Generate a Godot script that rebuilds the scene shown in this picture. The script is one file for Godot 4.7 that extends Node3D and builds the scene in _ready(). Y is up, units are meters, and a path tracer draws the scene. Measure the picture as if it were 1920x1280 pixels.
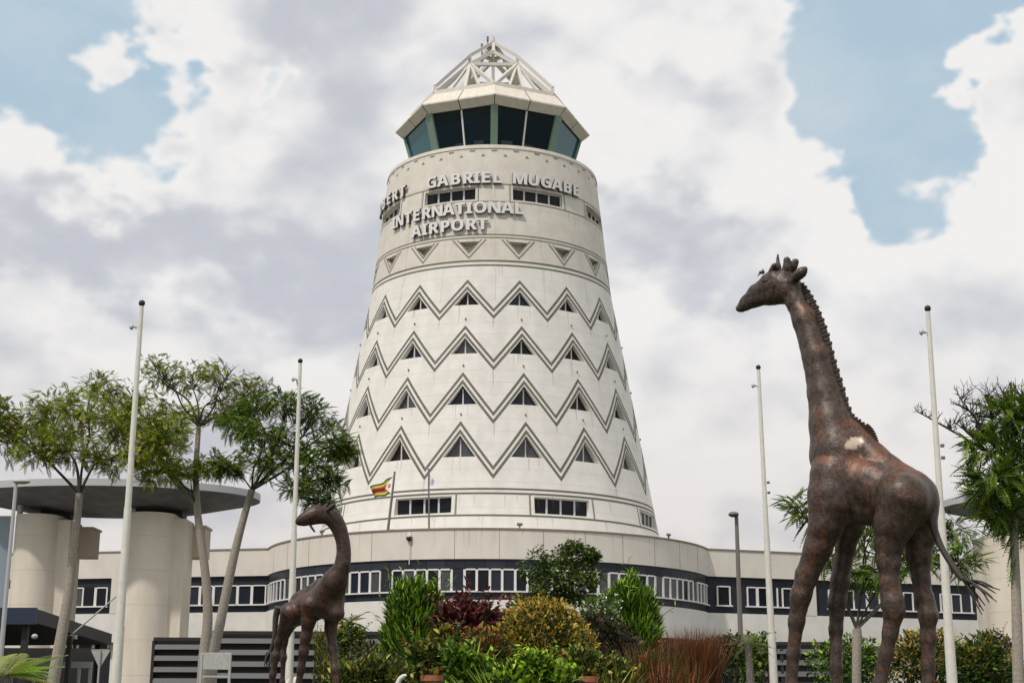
extends Node3D

# ---------------------------------------------------------------- constants of the place
const EYE := Vector3(0.0, 1.6, 0.0)
const AXIS := Vector3(-1.48, 0.0, -100.0)      # the tower's axis
const TURN := 1.78                              # degrees that the tower's pattern is turned by
var M := {}
var rng := RandomNumberGenerator.new()
var cam_basis: Basis
var used := {}

# ---------------------------------------------------------------- mesh builder
class MB:
	var v := PackedVector3Array()
	var n := PackedVector3Array()
	var c := PackedColorArray()
	func tri(a: Vector3, b: Vector3, d: Vector3) -> void:      # a, b, d counter-clockwise seen from outside
		var k := (b - a).cross(d - a)
		if k.length_squared() < 1e-14:
			return
		k = k.normalized()
		v.append(a); v.append(d); v.append(b)
		n.append(k); n.append(k); n.append(k)
	func quad(a: Vector3, b: Vector3, d: Vector3, e: Vector3) -> void:
		tri(a, b, d); tri(a, d, e)
	func stri(a: Vector3, b: Vector3, d: Vector3, na: Vector3, nb: Vector3, nd: Vector3) -> void:
		var k := (b - a).cross(d - a)
		if k.length_squared() < 1e-16:
			return
		if k.dot(na + nb + nd) >= 0.0:
			v.append(a); v.append(d); v.append(b)
			n.append(na); n.append(nd); n.append(nb)
		else:
			v.append(a); v.append(b); v.append(d)
			n.append(na); n.append(nb); n.append(nd)
	func squad(a: Vector3, b: Vector3, d: Vector3, e: Vector3, na: Vector3, nb: Vector3, nd: Vector3, ne: Vector3) -> void:
		stri(a, b, d, na, nb, nd); stri(a, d, e, na, nd, ne)
	func box(at: Vector3, size: Vector3, basis := Basis(), bevel := 0.0) -> void:
		var h := size / 2.0
		if bevel <= 0.0:
			var p := []
			for i in 8:
				p.append(at + basis * Vector3(h.x if i & 1 else -h.x, h.y if i & 2 else -h.y, h.z if i & 4 else -h.z))
			quad(p[4], p[5], p[7], p[6]); quad(p[1], p[0], p[2], p[3])
			quad(p[5], p[1], p[3], p[7]); quad(p[0], p[4], p[6], p[2])
			quad(p[6], p[7], p[3], p[2]); quad(p[0], p[1], p[5], p[4])
			return
		for ax in 3:                                          # bevelled: 6 faces, 12 edges, 8 corners
			for s in [-1.0, 1.0]:
				var u := (ax + 1) % 3
				var w := (ax + 2) % 3
				var q := []
				for k in [[-1, -1], [1, -1], [1, 1], [-1, 1]]:
					var t := Vector3()
					t[ax] = s * h[ax]; t[u] = k[0] * (h[u] - bevel); t[w] = k[1] * (h[w] - bevel)
					q.append(at + basis * t)
				if s > 0: quad(q[0], q[1], q[2], q[3])
				else: quad(q[3], q[2], q[1], q[0])
				for s2 in [-1.0, 1.0]:
					var e := []
					for k in [-1.0, 1.0]:
						var t1 := Vector3(); t1[ax] = s * h[ax]; t1[u] = s2 * (h[u] - bevel); t1[w] = k * (h[w] - bevel)
						var t2 := Vector3(); t2[ax] = s * (h[ax] - bevel); t2[u] = s2 * h[u]; t2[w] = k * (h[w] - bevel)
						e.append(at + basis * t1); e.append(at + basis * t2)
					if s * s2 > 0: quad(e[0], e[1], e[3], e[2])
					else: quad(e[2], e[3], e[1], e[0])
		for i in 8:
			var sx := 1.0 if i & 1 else -1.0
			var sy := 1.0 if i & 2 else -1.0
			var sz := 1.0 if i & 4 else -1.0
			var a := at + basis * Vector3(sx * h.x, sy * (h.y - bevel), sz * (h.z - bevel))
			var b := at + basis * Vector3(sx * (h.x - bevel), sy * h.y, sz * (h.z - bevel))
			var d := at + basis * Vector3(sx * (h.x - bevel), sy * (h.y - bevel), sz * h.z)
			if sx * sy * sz > 0: tri(a, b, d)
			else: tri(b, a, d)
	func bar(a: Vector3, b: Vector3, w: float, t: float, side := Vector3.UP) -> void:
		var z := (b - a).normalized()
		var x := side.cross(z)
		if x.length() < 1e-4: x = Vector3.RIGHT.cross(z)
		x = x.normalized()
		box((a + b) / 2.0, Vector3(w, t, (b - a).length()), Basis(x, z.cross(x), z))
	func tube(pts: Array, radii: Array, sides := 8, cap := true, flat := 1.0) -> void:
		var rings := []
		var norms := []
		var up := Vector3(0.13, 0.2, 1.0).normalized()
		for i in pts.size():
			var d: Vector3 = (pts[mini(i + 1, pts.size() - 1)] - pts[maxi(i - 1, 0)])
			d = d.normalized() if d.length() > 1e-6 else Vector3.UP
			var x := up.cross(d)
			if x.length() < 0.05: x = Vector3.RIGHT.cross(d)
			x = x.normalized()
			var y := d.cross(x)
			up = y
			var ring := []
			var nr := []
			for k in sides:
				var a := TAU * k / sides
				var o := x * cos(a) + y * sin(a) * flat
				ring.append(pts[i] + o * radii[i]); nr.append(o.normalized())
			rings.append(ring); norms.append(nr)
		for i in pts.size() - 1:
			for k in sides:
				var j := (k + 1) % sides
				squad(rings[i][k], rings[i][j], rings[i + 1][j], rings[i + 1][k], norms[i][k], norms[i][j], norms[i + 1][j], norms[i + 1][k])
		if cap:
			for k in range(1, sides - 1):
				tri(rings[0][0], rings[0][k + 1], rings[0][k])
				var l := pts.size() - 1
				tri(rings[l][0], rings[l][k], rings[l][k + 1])
	func lathe(prof: Array, a0 := 0.0, a1 := 360.0, segs := 48, at := Vector3.ZERO, flat := true) -> void:   # prof: Vector2(r, y) from bottom to top, seen from outside
		for i in prof.size() - 1:
			var e: Vector2 = prof[i + 1] - prof[i]
			var nn := Vector2(e.y, -e.x).normalized()
			for k in segs:
				var t0 := deg_to_rad(a0 + (a1 - a0) * k / segs)
				var t1 := deg_to_rad(a0 + (a1 - a0) * (k + 1) / segs)
				var d0 := Vector3(sin(t0), 0, cos(t0))
				var d1 := Vector3(sin(t1), 0, cos(t1))
				var y0: Vector3 = Vector3.UP * prof[i].y
				var y1: Vector3 = Vector3.UP * prof[i + 1].y
				var n0 := d0 * nn.x + Vector3.UP * nn.y
				var n1 := d1 * nn.x + Vector3.UP * nn.y
				squad(at + d0 * prof[i].x + y0, at + d1 * prof[i].x + y0, at + d1 * prof[i + 1].x + y1, at + d0 * prof[i + 1].x + y1, n0, n1, n1, n0)
	func ball(at: Vector3, r: Vector3, rings := 8, segs := 12) -> void:
		for i in rings:
			for k in segs:
				var q := []
				var m := []
				for o in [[0, 0], [0, 1], [1, 1], [1, 0]]:
					var la: float = -PI / 2 + PI * (i + o[0]) / rings
					var lo: float = TAU * (k + o[1]) / segs
					var d := Vector3(cos(la) * sin(lo), sin(la), cos(la) * cos(lo))
					q.append(at + d * r); m.append((d / r).normalized())
				squad(q[0], q[1], q[2], q[3], m[0], m[1], m[2], m[3])
	func mesh() -> ArrayMesh:
		var arr := []
		arr.resize(Mesh.ARRAY_MAX)
		arr[Mesh.ARRAY_VERTEX] = v
		arr[Mesh.ARRAY_NORMAL] = n
		if c.size() == v.size() and c.size() > 0:
			arr[Mesh.ARRAY_COLOR] = c
		var out := ArrayMesh.new()
		out.add_surface_from_arrays(Mesh.PRIMITIVE_TRIANGLES, arr)
		return out

# ---------------------------------------------------------------- scene helpers
func named(n: String) -> String:
	if not used.has(n):
		used[n] = 0
		return n
	used[n] += 1
	return "%s_%03d" % [n, used[n]]

func thing(n: String, label: String, category: String, at := Vector3.ZERO, turn := 0.0, group := "") -> Node3D:
	var o := Node3D.new()
	o.name = named(n)
	add_child(o, true)
	o.position = at
	o.rotation.y = turn
	tag(o, label, category, group)
	return o

func tag(o: Node, label: String, category: String, group := "") -> void:
	o.set_meta("label", label)
	o.set_meta("category", category)
	if group: o.set_meta("group", group)

func part(n: String, b, m: Material, parent: Node) -> MeshInstance3D:
	var o := MeshInstance3D.new()
	o.mesh = b.mesh() if b is MB else b
	o.material_override = m
	var count := 0
	for ch in parent.get_children():
		if str(ch.name).begins_with(n): count += 1
	o.name = n if count == 0 else "%s_%03d" % [n, count]
	parent.add_child(o, true)
	return o

func structure(n: String, b, m: Material) -> MeshInstance3D:
	var o := part(n, b, m, self)
	o.set_meta("kind", "structure")
	return o

func at(px: float, py: float, depth: float) -> Vector3:      # a point in the place, depth metres in front of the viewer
	var r := cam_basis * Vector3((px - 960.0) / 2727.0, (640.0 - py) / 2727.0, -1.0)
	return EYE + r * (depth / -r.z)

func lin(r: float, g: float, b: float) -> Color:
	return Color(r, g, b).linear_to_srgb()

func plain(r: float, g: float, b: float, rough := 0.7, metal := 0.0) -> StandardMaterial3D:   # linear base colour
	var m := StandardMaterial3D.new()
	m.albedo_color = lin(r, g, b)
	m.roughness = rough
	m.metallic = metal
	return m

func noisy(c0: Color, c1: Color, rough: float, scale: Vector3, freq := 0.02, seed_ := 1, bump := 0.0, octaves := 5, mid := 0.5) -> StandardMaterial3D:   # two linear colours mixed by noise
	var m := StandardMaterial3D.new()
	var f := FastNoiseLite.new()
	f.seed = seed_
	f.frequency = freq
	f.fractal_octaves = octaves
	var t := NoiseTexture2D.new()
	t.width = 512
	t.height = 512
	t.seamless = true
	t.noise = f
	var g := Gradient.new()
	g.set_color(0, c0.linear_to_srgb())
	g.set_color(1, c1.linear_to_srgb())
	g.set_offset(0, maxf(0.0, mid - 0.3))
	g.set_offset(1, minf(1.0, mid + 0.3))
	t.color_ramp = g
	m.albedo_texture = t
	m.roughness = rough
	m.uv1_triplanar = true
	m.uv1_world_triplanar = true
	m.uv1_scale = scale
	if bump > 0.0:
		var t2 := NoiseTexture2D.new()
		t2.width = 512
		t2.height = 512
		t2.seamless = true
		t2.noise = f
		t2.as_normal_map = true
		t2.bump_strength = bump
		m.normal_enabled = true
		m.normal_texture = t2
		m.normal_scale = 1.0
	return m

func leafy(rough := 0.55) -> StandardMaterial3D:
	var m := StandardMaterial3D.new()
	m.vertex_color_use_as_albedo = true
	m.roughness = rough
	m.metallic_specular = 0.3
	m.backlight_enabled = true
	m.backlight = Color(0.6, 0.6, 0.45)
	return m

func smooth_path(p: Array, sub := 4) -> Array:
	var out := []
	for i in p.size() - 1:
		var a = p[maxi(i - 1, 0)]
		var d = p[mini(i + 2, p.size() - 1)]
		for k in sub:
			var t := float(k) / sub
			if p[i] is Vector3: out.append((p[i] as Vector3).cubic_interpolate(p[i + 1], a, d, t))
			else: out.append(lerpf(p[i], p[i + 1], t))
	out.append(p[p.size() - 1])
	return out

# ---------------------------------------------------------------- sky
var n_big := FastNoiseLite.new()
var n_edge := FastNoiseLite.new()
var n_soft := FastNoiseLite.new()
var n_fine := FastNoiseLite.new()
var sky_blobs := []

func sky_cover(q: Vector3, az: float, el: float) -> Vector2:   # how thick the cloud is, how grey the mass
	var e1 := n_edge.get_noise_3dv(q)
	var f1 := n_fine.get_noise_3dv(q)
	var wx := az + 2.2 * n_edge.get_noise_3dv(q + Vector3(3, 1, 2)) + 1.1 * f1
	var wy := el + 2.2 * n_edge.get_noise_3dv(q + Vector3(7, 4, 1)) + 1.1 * n_fine.get_noise_3dv(q + Vector3(6, 2, 8))
	var cover := 0.66 + 0.36 * n_big.get_noise_3dv(q)
	var gray := 0.40 + 0.7 * n_soft.get_noise_3dv(q)
	for b in sky_blobs:                                        # big cloud masses and gaps: centre, radii, cover, greyness
		var x: float = (wx - b[0]) / b[2]
		var y: float = (wy - b[1]) / b[3]
		var r := x * x + y * y
		if r < 5.0:
			var w := exp(-r * r * 0.7)
			cover += w * b[4]
			gray += w * b[5]
	cover += 0.20 * (0.4 - 2.0 * absf(e1)) + 0.13 * f1
	return Vector2(cover, gray)

func sky_form(q: Vector3) -> float:                           # the soft bulk of the clouds
	return 0.8 * n_soft.get_noise_3dv(q * 1.9) + 0.55 * (0.5 - absf(n_edge.get_noise_3dv(q * 0.9 + Vector3(4, 4, 4)))) + 0.06 * n_fine.get_noise_3dv(q * 0.8)

func sky_color(az: float, el: float) -> Color:               # degrees right of the view, degrees above the horizon
	var ca := cos(deg_to_rad(el))
	var d := Vector3(sin(deg_to_rad(az)) * ca, sin(deg_to_rad(el)), -cos(deg_to_rad(az)) * ca)
	var q := Vector3(d.x, d.y * 1.5, d.z)
	var c := sky_cover(q, az, el)
	var k := smoothstep(0.35, 0.62, c.x)
	var relief := (sky_form(q + Vector3(-0.012, 0.045, 0.0)) - sky_form(q)) * 0.85      # darker where cloud stands towards the light
	var thin := smoothstep(0.95, 0.5, c.x)
	var gray := clampf(0.12 + 0.72 * c.y + relief - 0.30 * thin, 0.0, 1.0)
	var haze := clampf(1.0 - el / 15.0, 0.0, 1.0)
	var veil := clampf(0.18 + 0.5 * n_big.get_noise_3dv(q * 2.3 + Vector3(2, 9, 4)) + 0.12 * n_fine.get_noise_3dv(q), 0.0, 0.5)
	var blue := Color(0.690, 0.780, 0.845).lerp(Color(0.81, 0.815, 0.835), haze * 0.8).lerp(Color(0.86, 0.875, 0.885), veil)
	var white := Color(0.948, 0.942, 0.938).lerp(Color(0.872, 0.842, 0.826), haze)
	var dark := Color(0.770, 0.783, 0.815).lerp(Color(0.79, 0.772, 0.778), haze)
	return blue.lerp(white.lerp(dark, smoothstep(0.05, 1.0, gray)), k)

func make_sky() -> ImageTexture:
	n_big.seed = 7; n_big.frequency = 2.1; n_big.fractal_octaves = 5
	n_edge.seed = 21; n_edge.frequency = 8.5; n_edge.fractal_octaves = 5; n_edge.fractal_gain = 0.5
	n_fine.seed = 33; n_fine.frequency = 26.0; n_fine.fractal_octaves = 4
	n_soft.seed = 5; n_soft.frequency = 2.4; n_soft.fractal_octaves = 4
	for n in [n_big, n_edge, n_soft, n_fine]:
		n.noise_type = FastNoiseLite.TYPE_SIMPLEX_SMOOTH
	# [az, el, radius az, radius el, cover, greyness]
	sky_blobs = [
		[-18.5, 23.3, 4.6, 3.8, -0.62, 0.0], [-17.6, 20.6, 3.4, 1.6, -0.3, 0.0], [-13.2, 28.6, 1.7, 1.4, -0.6, 0.0], [-10.9, 23.3, 0.8, 0.7, -0.5, 0.0],
		[14.6, 25.5, 4.2, 5.6, -0.75, 0.0], [16.6, 20.5, 2.8, 3.0, -0.6, 0.0], [17.8, 29.0, 4.5, 3.0, -0.5, 0.0], [20.0, 24.0, 1.4, 1.6, 0.35, -0.3],
		[-15.8, 25.4, 2.2, 1.0, 0.45, -0.4], [-13.0, 26.2, 2.6, 3.2, 0.35, -0.4], [-18.5, 20.0, 3.2, 1.6, 0.42, -0.4], [-19.5, 21.0, 1.5, 1.6, 0.4, -0.4], [-11.0, 21.5, 5.0, 2.5, 0.3, -0.45],
		[-7.5, 25.5, 3.6, 5.5, 0.3, 0.6], [-15.5, 17.2, 5.5, 1.7, 0.3, 0.6], [-6.5, 17.0, 3.6, 2.6, 0.3, 0.4], [-8.5, 13.8, 5.0, 1.3, 0.3, 0.6], [-18.5, 14.6, 3.0, 1.6, 0.3, -0.4],
		[6.0, 26.0, 5.0, 5.0, 0.4, -0.28], [2.5, 28.5, 5.0, 2.6, 0.4, -0.35], [6.2, 24.4, 1.8, 1.5, 0.0, 0.5], [10.0, 28.6, 2.2, 1.6, 0.35, -0.4], [9.8, 24.0, 2.6, 3.2, 0.35, 0.1], [5.8, 18.0, 3.6, 2.2, 0.3, 0.75],
		[9.6, 17.2, 3.2, 2.4, 0.3, 0.5], [12.0, 19.5, 2.2, 2.4, 0.4, -0.4], [14.5, 18.4, 2.8, 1.8, 0.45, -0.4], [19.5, 20.0, 2.6, 3.4, 0.5, -0.3], [16.0, 14.5, 6.0, 2.4, 0.3, -0.1], [6.0, 12.5, 6.0, 3.5, 0.4, 0.0], [0.0, 8.0, 22.0, 4.0, 0.35, -0.15]]
	var im := Image.create(1024, 512, false, Image.FORMAT_RGB8)
	for y in 512:
		var el := 90.0 - 180.0 * (y + 0.5) / 512.0
		for x in 1024:
			var az := 360.0 * (x + 0.5) / 1024.0
			if az > 180.0: az -= 360.0
			im.set_pixel(x, y, sky_color(az, el) if el > -1.0 else Color(0.62, 0.60, 0.57))
	im.resize(4096, 2048, Image.INTERPOLATE_CUBIC)
	for y in range(640, 1040):                                  # the same sky, finer where it is seen
		var el := 90.0 - 180.0 * (y + 0.5) / 2048.0
		for xx in range(-280, 280):
			im.set_pixel((xx + 4096) % 4096, y, sky_color(360.0 * (xx + 0.5) / 4096.0, el))
	return ImageTexture.create_from_image(im)

func _ready() -> void:
	rng.seed = 11
	# ---- camera
	var cam := Camera3D.new()
	cam.name = "camera"
	cam.fov = rad_to_deg(2.0 * atan(640.0 / 2727.0))
	cam.near = 0.3
	cam.far = 3000.0
	cam.position = EYE
	cam.rotation_degrees = Vector3(14.33, 0.0, 0.21)
	add_child(cam)
	cam_basis = cam.basis
	# ---- sky, sun, exposure
	var env := Environment.new()
	env.background_mode = Environment.BG_SKY
	var pan := PanoramaSkyMaterial.new()
	pan.panorama = make_sky()
	env.sky = Sky.new()
	env.sky.sky_material = pan
	env.tonemap_mode = Environment.TONE_MAPPER_LINEAR
	env.tonemap_exposure = 1.0
	env.sdfgi_enabled = true
	env.ssao_enabled = true
	env.ssil_enabled = true
	var we := WorldEnvironment.new()
	we.name = "world_environment"
	we.environment = env
	add_child(we)
	var sun := DirectionalLight3D.new()
	sun.name = "sun"
	sun.light_energy = 0.85
	sun.light_color = Color(1.0, 0.965, 0.92)
	sun.light_angular_distance = 2.5
	sun.shadow_enabled = true
	sun.rotation_degrees = Vector3(-54.0, -38.0, 0.0)
	add_child(sun)
	make_materials()
	build_ground()
	build_tower()
	build_letters()
	build_podium()
	build_wings()
	build_porticos()
	build_forecourt()
	build_poles()
	build_trees()
	build_garden()
	build_giraffes()

func make_materials() -> void:
	M.wall = noisy(Color(0.65, 0.632, 0.60), Color(0.745, 0.728, 0.698), 0.75, Vector3(0.14, 0.10, 0.14), 0.012, 3, 0.0, 6)
	M.wall_old = noisy(Color(0.56, 0.525, 0.47), Color(0.655, 0.622, 0.57), 0.8, Vector3(0.14, 0.10, 0.14), 0.012, 13, 0.0, 6)
	M.parapet = noisy(Color(0.625, 0.585, 0.53), Color(0.695, 0.655, 0.60), 0.8, Vector3(0.1, 0.05, 0.1), 0.014, 4, 0.0, 6)
	M.column = noisy(Color(0.58, 0.525, 0.44), Color(0.665, 0.61, 0.525), 0.8, Vector3(0.12, 0.04, 0.12), 0.014, 9, 0.0, 6)
	M.line = noisy(Color(0.095, 0.092, 0.068), Color(0.15, 0.145, 0.11), 0.7, Vector3(0.5, 0.5, 0.5), 0.02, 8)
	M.line_green = noisy(Color(0.16, 0.165, 0.125), Color(0.24, 0.24, 0.19), 0.7, Vector3(0.5, 0.5, 0.5), 0.02, 18)
	M.glass = plain(0.010, 0.011, 0.015, 0.12)
	M.glass.metallic_specular = 0.3
	M.glass_blue = plain(0.018, 0.023, 0.035, 0.1)
	M.glass_blue.metallic_specular = 0.35
	M.glass_brown = plain(0.028, 0.018, 0.014, 0.14)
	M.glass_brown.metallic_specular = 0.3
	M.curtain = plain(0.06, 0.062, 0.07, 0.25)
	M.frame = plain(0.72, 0.71, 0.70, 0.5)
	M.mullion = plain(0.55, 0.56, 0.58, 0.45)
	M.letter = plain(0.70, 0.69, 0.68, 0.5)
	M.letter_side_shade = plain(0.06, 0.052, 0.048, 0.7)  # shade on the letters' sides and undersides is put into this dark colour
	M.side_glass = plain(0.22, 0.27, 0.32, 0.2)
	M.roofmetal = noisy(Color(0.60, 0.555, 0.48), Color(0.70, 0.655, 0.58), 0.6, Vector3(0.3, 0.2, 0.3), 0.014, 12)
	M.lattice = plain(0.56, 0.54, 0.50, 0.6)
	M.soffit = plain(0.52, 0.45, 0.36, 0.8)
	M.cab_glass = plain(0.004, 0.016, 0.034, 0.04)
	M.cab_glass.transparency = BaseMaterial3D.TRANSPARENCY_ALPHA
	M.cab_glass.albedo_color.a = 0.6
	M.cab_side = plain(0.02, 0.12, 0.15, 0.04)  # same cab glass, with the reflected sky put into its teal colour
	M.cab_side.transparency = BaseMaterial3D.TRANSPARENCY_ALPHA
	M.cab_side.albedo_color.a = 0.92
	M.cab_side.metallic_specular = 0.3
	M.cab_post = plain(0.16, 0.24, 0.19, 0.4)
	M.dark_in = plain(0.05, 0.052, 0.058, 0.8)
	M.stain = [plain(0.20, 0.17, 0.13, 0.9), plain(0.16, 0.15, 0.12, 0.9)]
	for i in 2:
		M.stain[i].transparency = BaseMaterial3D.TRANSPARENCY_ALPHA
		M.stain[i].albedo_color.a = [0.10, 0.17][i]
	M.band = [plain(0.024, 0.028, 0.040, 0.42), plain(0.034, 0.038, 0.052, 0.45), plain(0.016, 0.018, 0.026, 0.4)]
	for b in M.band: b.metallic_specular = 0.3
	M.coping = plain(0.22, 0.18, 0.14, 0.8)
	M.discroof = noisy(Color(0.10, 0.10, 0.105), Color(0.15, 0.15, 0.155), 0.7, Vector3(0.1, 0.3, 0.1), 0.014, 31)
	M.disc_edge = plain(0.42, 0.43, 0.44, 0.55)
	M.slat = plain(0.085, 0.085, 0.09, 0.5)
	M.black = plain(0.012, 0.012, 0.013, 0.6)
	M.navy = plain(0.014, 0.024, 0.055, 0.4)
	M.pole = noisy(Color(0.62, 0.60, 0.54), Color(0.72, 0.70, 0.65), 0.4, Vector3(1.0, 0.5, 1.0), 0.02, 33)
	M.lamp_pole = plain(0.16, 0.145, 0.135, 0.5)
	M.bark = noisy(Color(0.10, 0.09, 0.08), Color(0.24, 0.22, 0.20), 0.9, Vector3(2.0, 0.7, 2.0), 0.03, 41, 3.0)
	M.bark_light = noisy(Color(0.24, 0.21, 0.18), Color(0.40, 0.36, 0.31), 0.9, Vector3(2.0, 0.8, 2.0), 0.03, 44, 3.0)
	M.twig = plain(0.055, 0.045, 0.036, 0.9)
	M.leaf = leafy(0.62)
	M.grass = noisy(Color(0.03, 0.045, 0.014), Color(0.07, 0.085, 0.03), 0.95, Vector3(0.4, 0.4, 0.4), 0.02, 51, 2.0)
	M.paving = noisy(Color(0.20, 0.19, 0.18), Color(0.30, 0.285, 0.265), 0.9, Vector3(0.25, 0.25, 0.25), 0.02, 53)
	M.terracotta = noisy(Color(0.26, 0.10, 0.05), Color(0.38, 0.16, 0.085), 0.85, Vector3(2, 2, 2), 0.02, 54)
	M.stone = noisy(Color(0.55, 0.53, 0.49), Color(0.72, 0.70, 0.66), 0.8, Vector3(2, 2, 2), 0.02, 55, 1.5)
	M.soil = plain(0.04, 0.028, 0.018, 0.95)
	M.sign_back = noisy(Color(0.36, 0.37, 0.36), Color(0.46, 0.46, 0.44), 0.5, Vector3(1, 1, 1), 0.02, 57)
	M.galv = plain(0.45, 0.46, 0.47, 0.4, 0.3)

# ---------------------------------------------------------------- ground
func hump(x: float, z: float) -> float:
	var d := -z
	var k := smoothstep(7.5, 13.5, d) * (1.0 - smoothstep(42.0, 58.0, d)) * (1.0 - smoothstep(26.0, 40.0, absf(x)))
	return 1.38 * k

func build_ground() -> void:
	var b := MB.new()
	var xs := [-1200.0, -400.0, -160.0, -90.0]
	var zs := [400.0, 120.0, 50.0, 20.0]
	for i in range(-30, 31): xs.append(i * 2.0)
	for i in range(0, 36): zs.append(4.0 - i * 2.0)
	xs.append_array([90.0, 160.0, 400.0, 1200.0])
	zs.append_array([-80.0, -120.0, -200.0, -500.0, -1400.0])
	for i in xs.size() - 1:
		for j in zs.size() - 1:
			var p := []
			var n := []
			for o in [[0, 0], [1, 0], [1, 1], [0, 1]]:
				var x: float = xs[i + o[0]]
				var z: float = zs[j + o[1]]
				p.append(Vector3(x, hump(x, z), z))
				n.append(Vector3(hump(x - 0.5, z) - hump(x + 0.5, z), 1.0, hump(x, z - 0.5) - hump(x, z + 0.5)).normalized())
			b.squad(p[0], p[1], p[2], p[3], n[0], n[1], n[2], n[3])
	structure("ground", b, M.grass)
	var r := MB.new()
	r.box(Vector3(0, 0.004, -71.0), Vector3(120, 0.008, 22.0))
	structure("forecourt_road", r, M.paving)
	var p2 := MB.new()
	p2.box(Vector3(0, 0.06, 3.0), Vector3(30, 0.12, 12.0))
	structure("pavement", p2, M.paving)

# ---------------------------------------------------------------- tower
func rad(h: float) -> float:
	return 11.25 - 0.178 * (h - 15.0) if h < 30.3 else 8.527 - 0.1088 * (h - 30.3)

func tp(u: float, h: float, off := 0.0) -> Vector3:           # a point of the tower's skin in the tower's own axes
	var a := deg_to_rad(u + TURN)
	var r := rad(h) + off
	return Vector3(r * sin(a), h, r * cos(a))

func tn(u: float, h: float) -> Vector3:
	var a := deg_to_rad(u + TURN)
	var s := 0.178 if h < 30.3 else 0.1088
	return Vector3(sin(a), s, cos(a)).normalized()

func skin(b: MB, poly: PackedVector2Array, off := 0.0) -> void:
	var idx := Geometry2D.triangulate_polygon(poly)
	for i in range(0, idx.size(), 3):
		var q := [poly[idx[i]], poly[idx[i + 1]], poly[idx[i + 2]]]
		b.stri(tp(q[0].x, q[0].y, off), tp(q[1].x, q[1].y, off), tp(q[2].x, q[2].y, off), tn(q[0].x, q[0].y), tn(q[1].x, q[1].y), tn(q[2].x, q[2].y))

func strips(b: MB, polys: Array, holes: Array, u0: float, u1: float, du: float, off := 0.0) -> void:
	var count := int(round((u1 - u0) / du))
	for k in count:
		var a := u0 + k * du
		for poly in polys:
			var lo := 1e9
			var hi := -1e9
			for p in poly:
				lo = minf(lo, p.y); hi = maxf(hi, p.y)
			var pieces: Array = Geometry2D.intersect_polygons(poly, PackedVector2Array([Vector2(a, lo - 1), Vector2(a + du, lo - 1), Vector2(a + du, hi + 1), Vector2(a, hi + 1)]))
			for h in holes:
				if h[0] >= a + du or h[1] <= a or h[2] >= hi or h[3] <= lo: continue
				var next := []
				for piece in pieces: next.append_array(Geometry2D.clip_polygons(piece, h[4]))
				pieces = next
			for piece in pieces: skin(b, piece, off)

func hole(poly: PackedVector2Array) -> Array:
	var h := [1e9, -1e9, 1e9, -1e9, poly]
	for p in poly:
		h[0] = minf(h[0], p.x); h[1] = maxf(h[1], p.x); h[2] = minf(h[2], p.y); h[3] = maxf(h[3], p.y)
	return h

# an opening: its reveals go into the wall mesh; returns the corners on the plane that holds the glazing
func reveal(b: MB, poly: PackedVector2Array, uc: float, dist: float) -> Array:
	var inner := []
	var outer := []
	var a := deg_to_rad(uc + TURN)
	var f := Vector3(sin(a), 0, cos(a))
	var s := Vector3(cos(a), 0, -sin(a))
	for i in poly.size():
		var p := poly[i]
		var q := poly[(i + 1) % poly.size()]
		var seg := maxi(1, int(absf(q.x - p.x) / 2.0))
		for k in seg:
			var m := p.lerp(q, float(k) / seg)
			var o := tp(m.x, m.y)
			outer.append(o)
			inner.append(f * dist + s * o.dot(s) + Vector3.UP * m.y)
	var mid := Vector3()
	for o in outer: mid += o / outer.size()
	for i in outer.size():
		var j := (i + 1) % outer.size()
		var k: Vector3 = (outer[j] - outer[i]).cross(inner[i] - outer[i])
		if k.dot(mid - outer[i]) > 0: b.quad(outer[i], outer[j], inner[j], inner[i])
		else: b.quad(outer[j], outer[i], inner[i], inner[j])
	return inner

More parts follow.
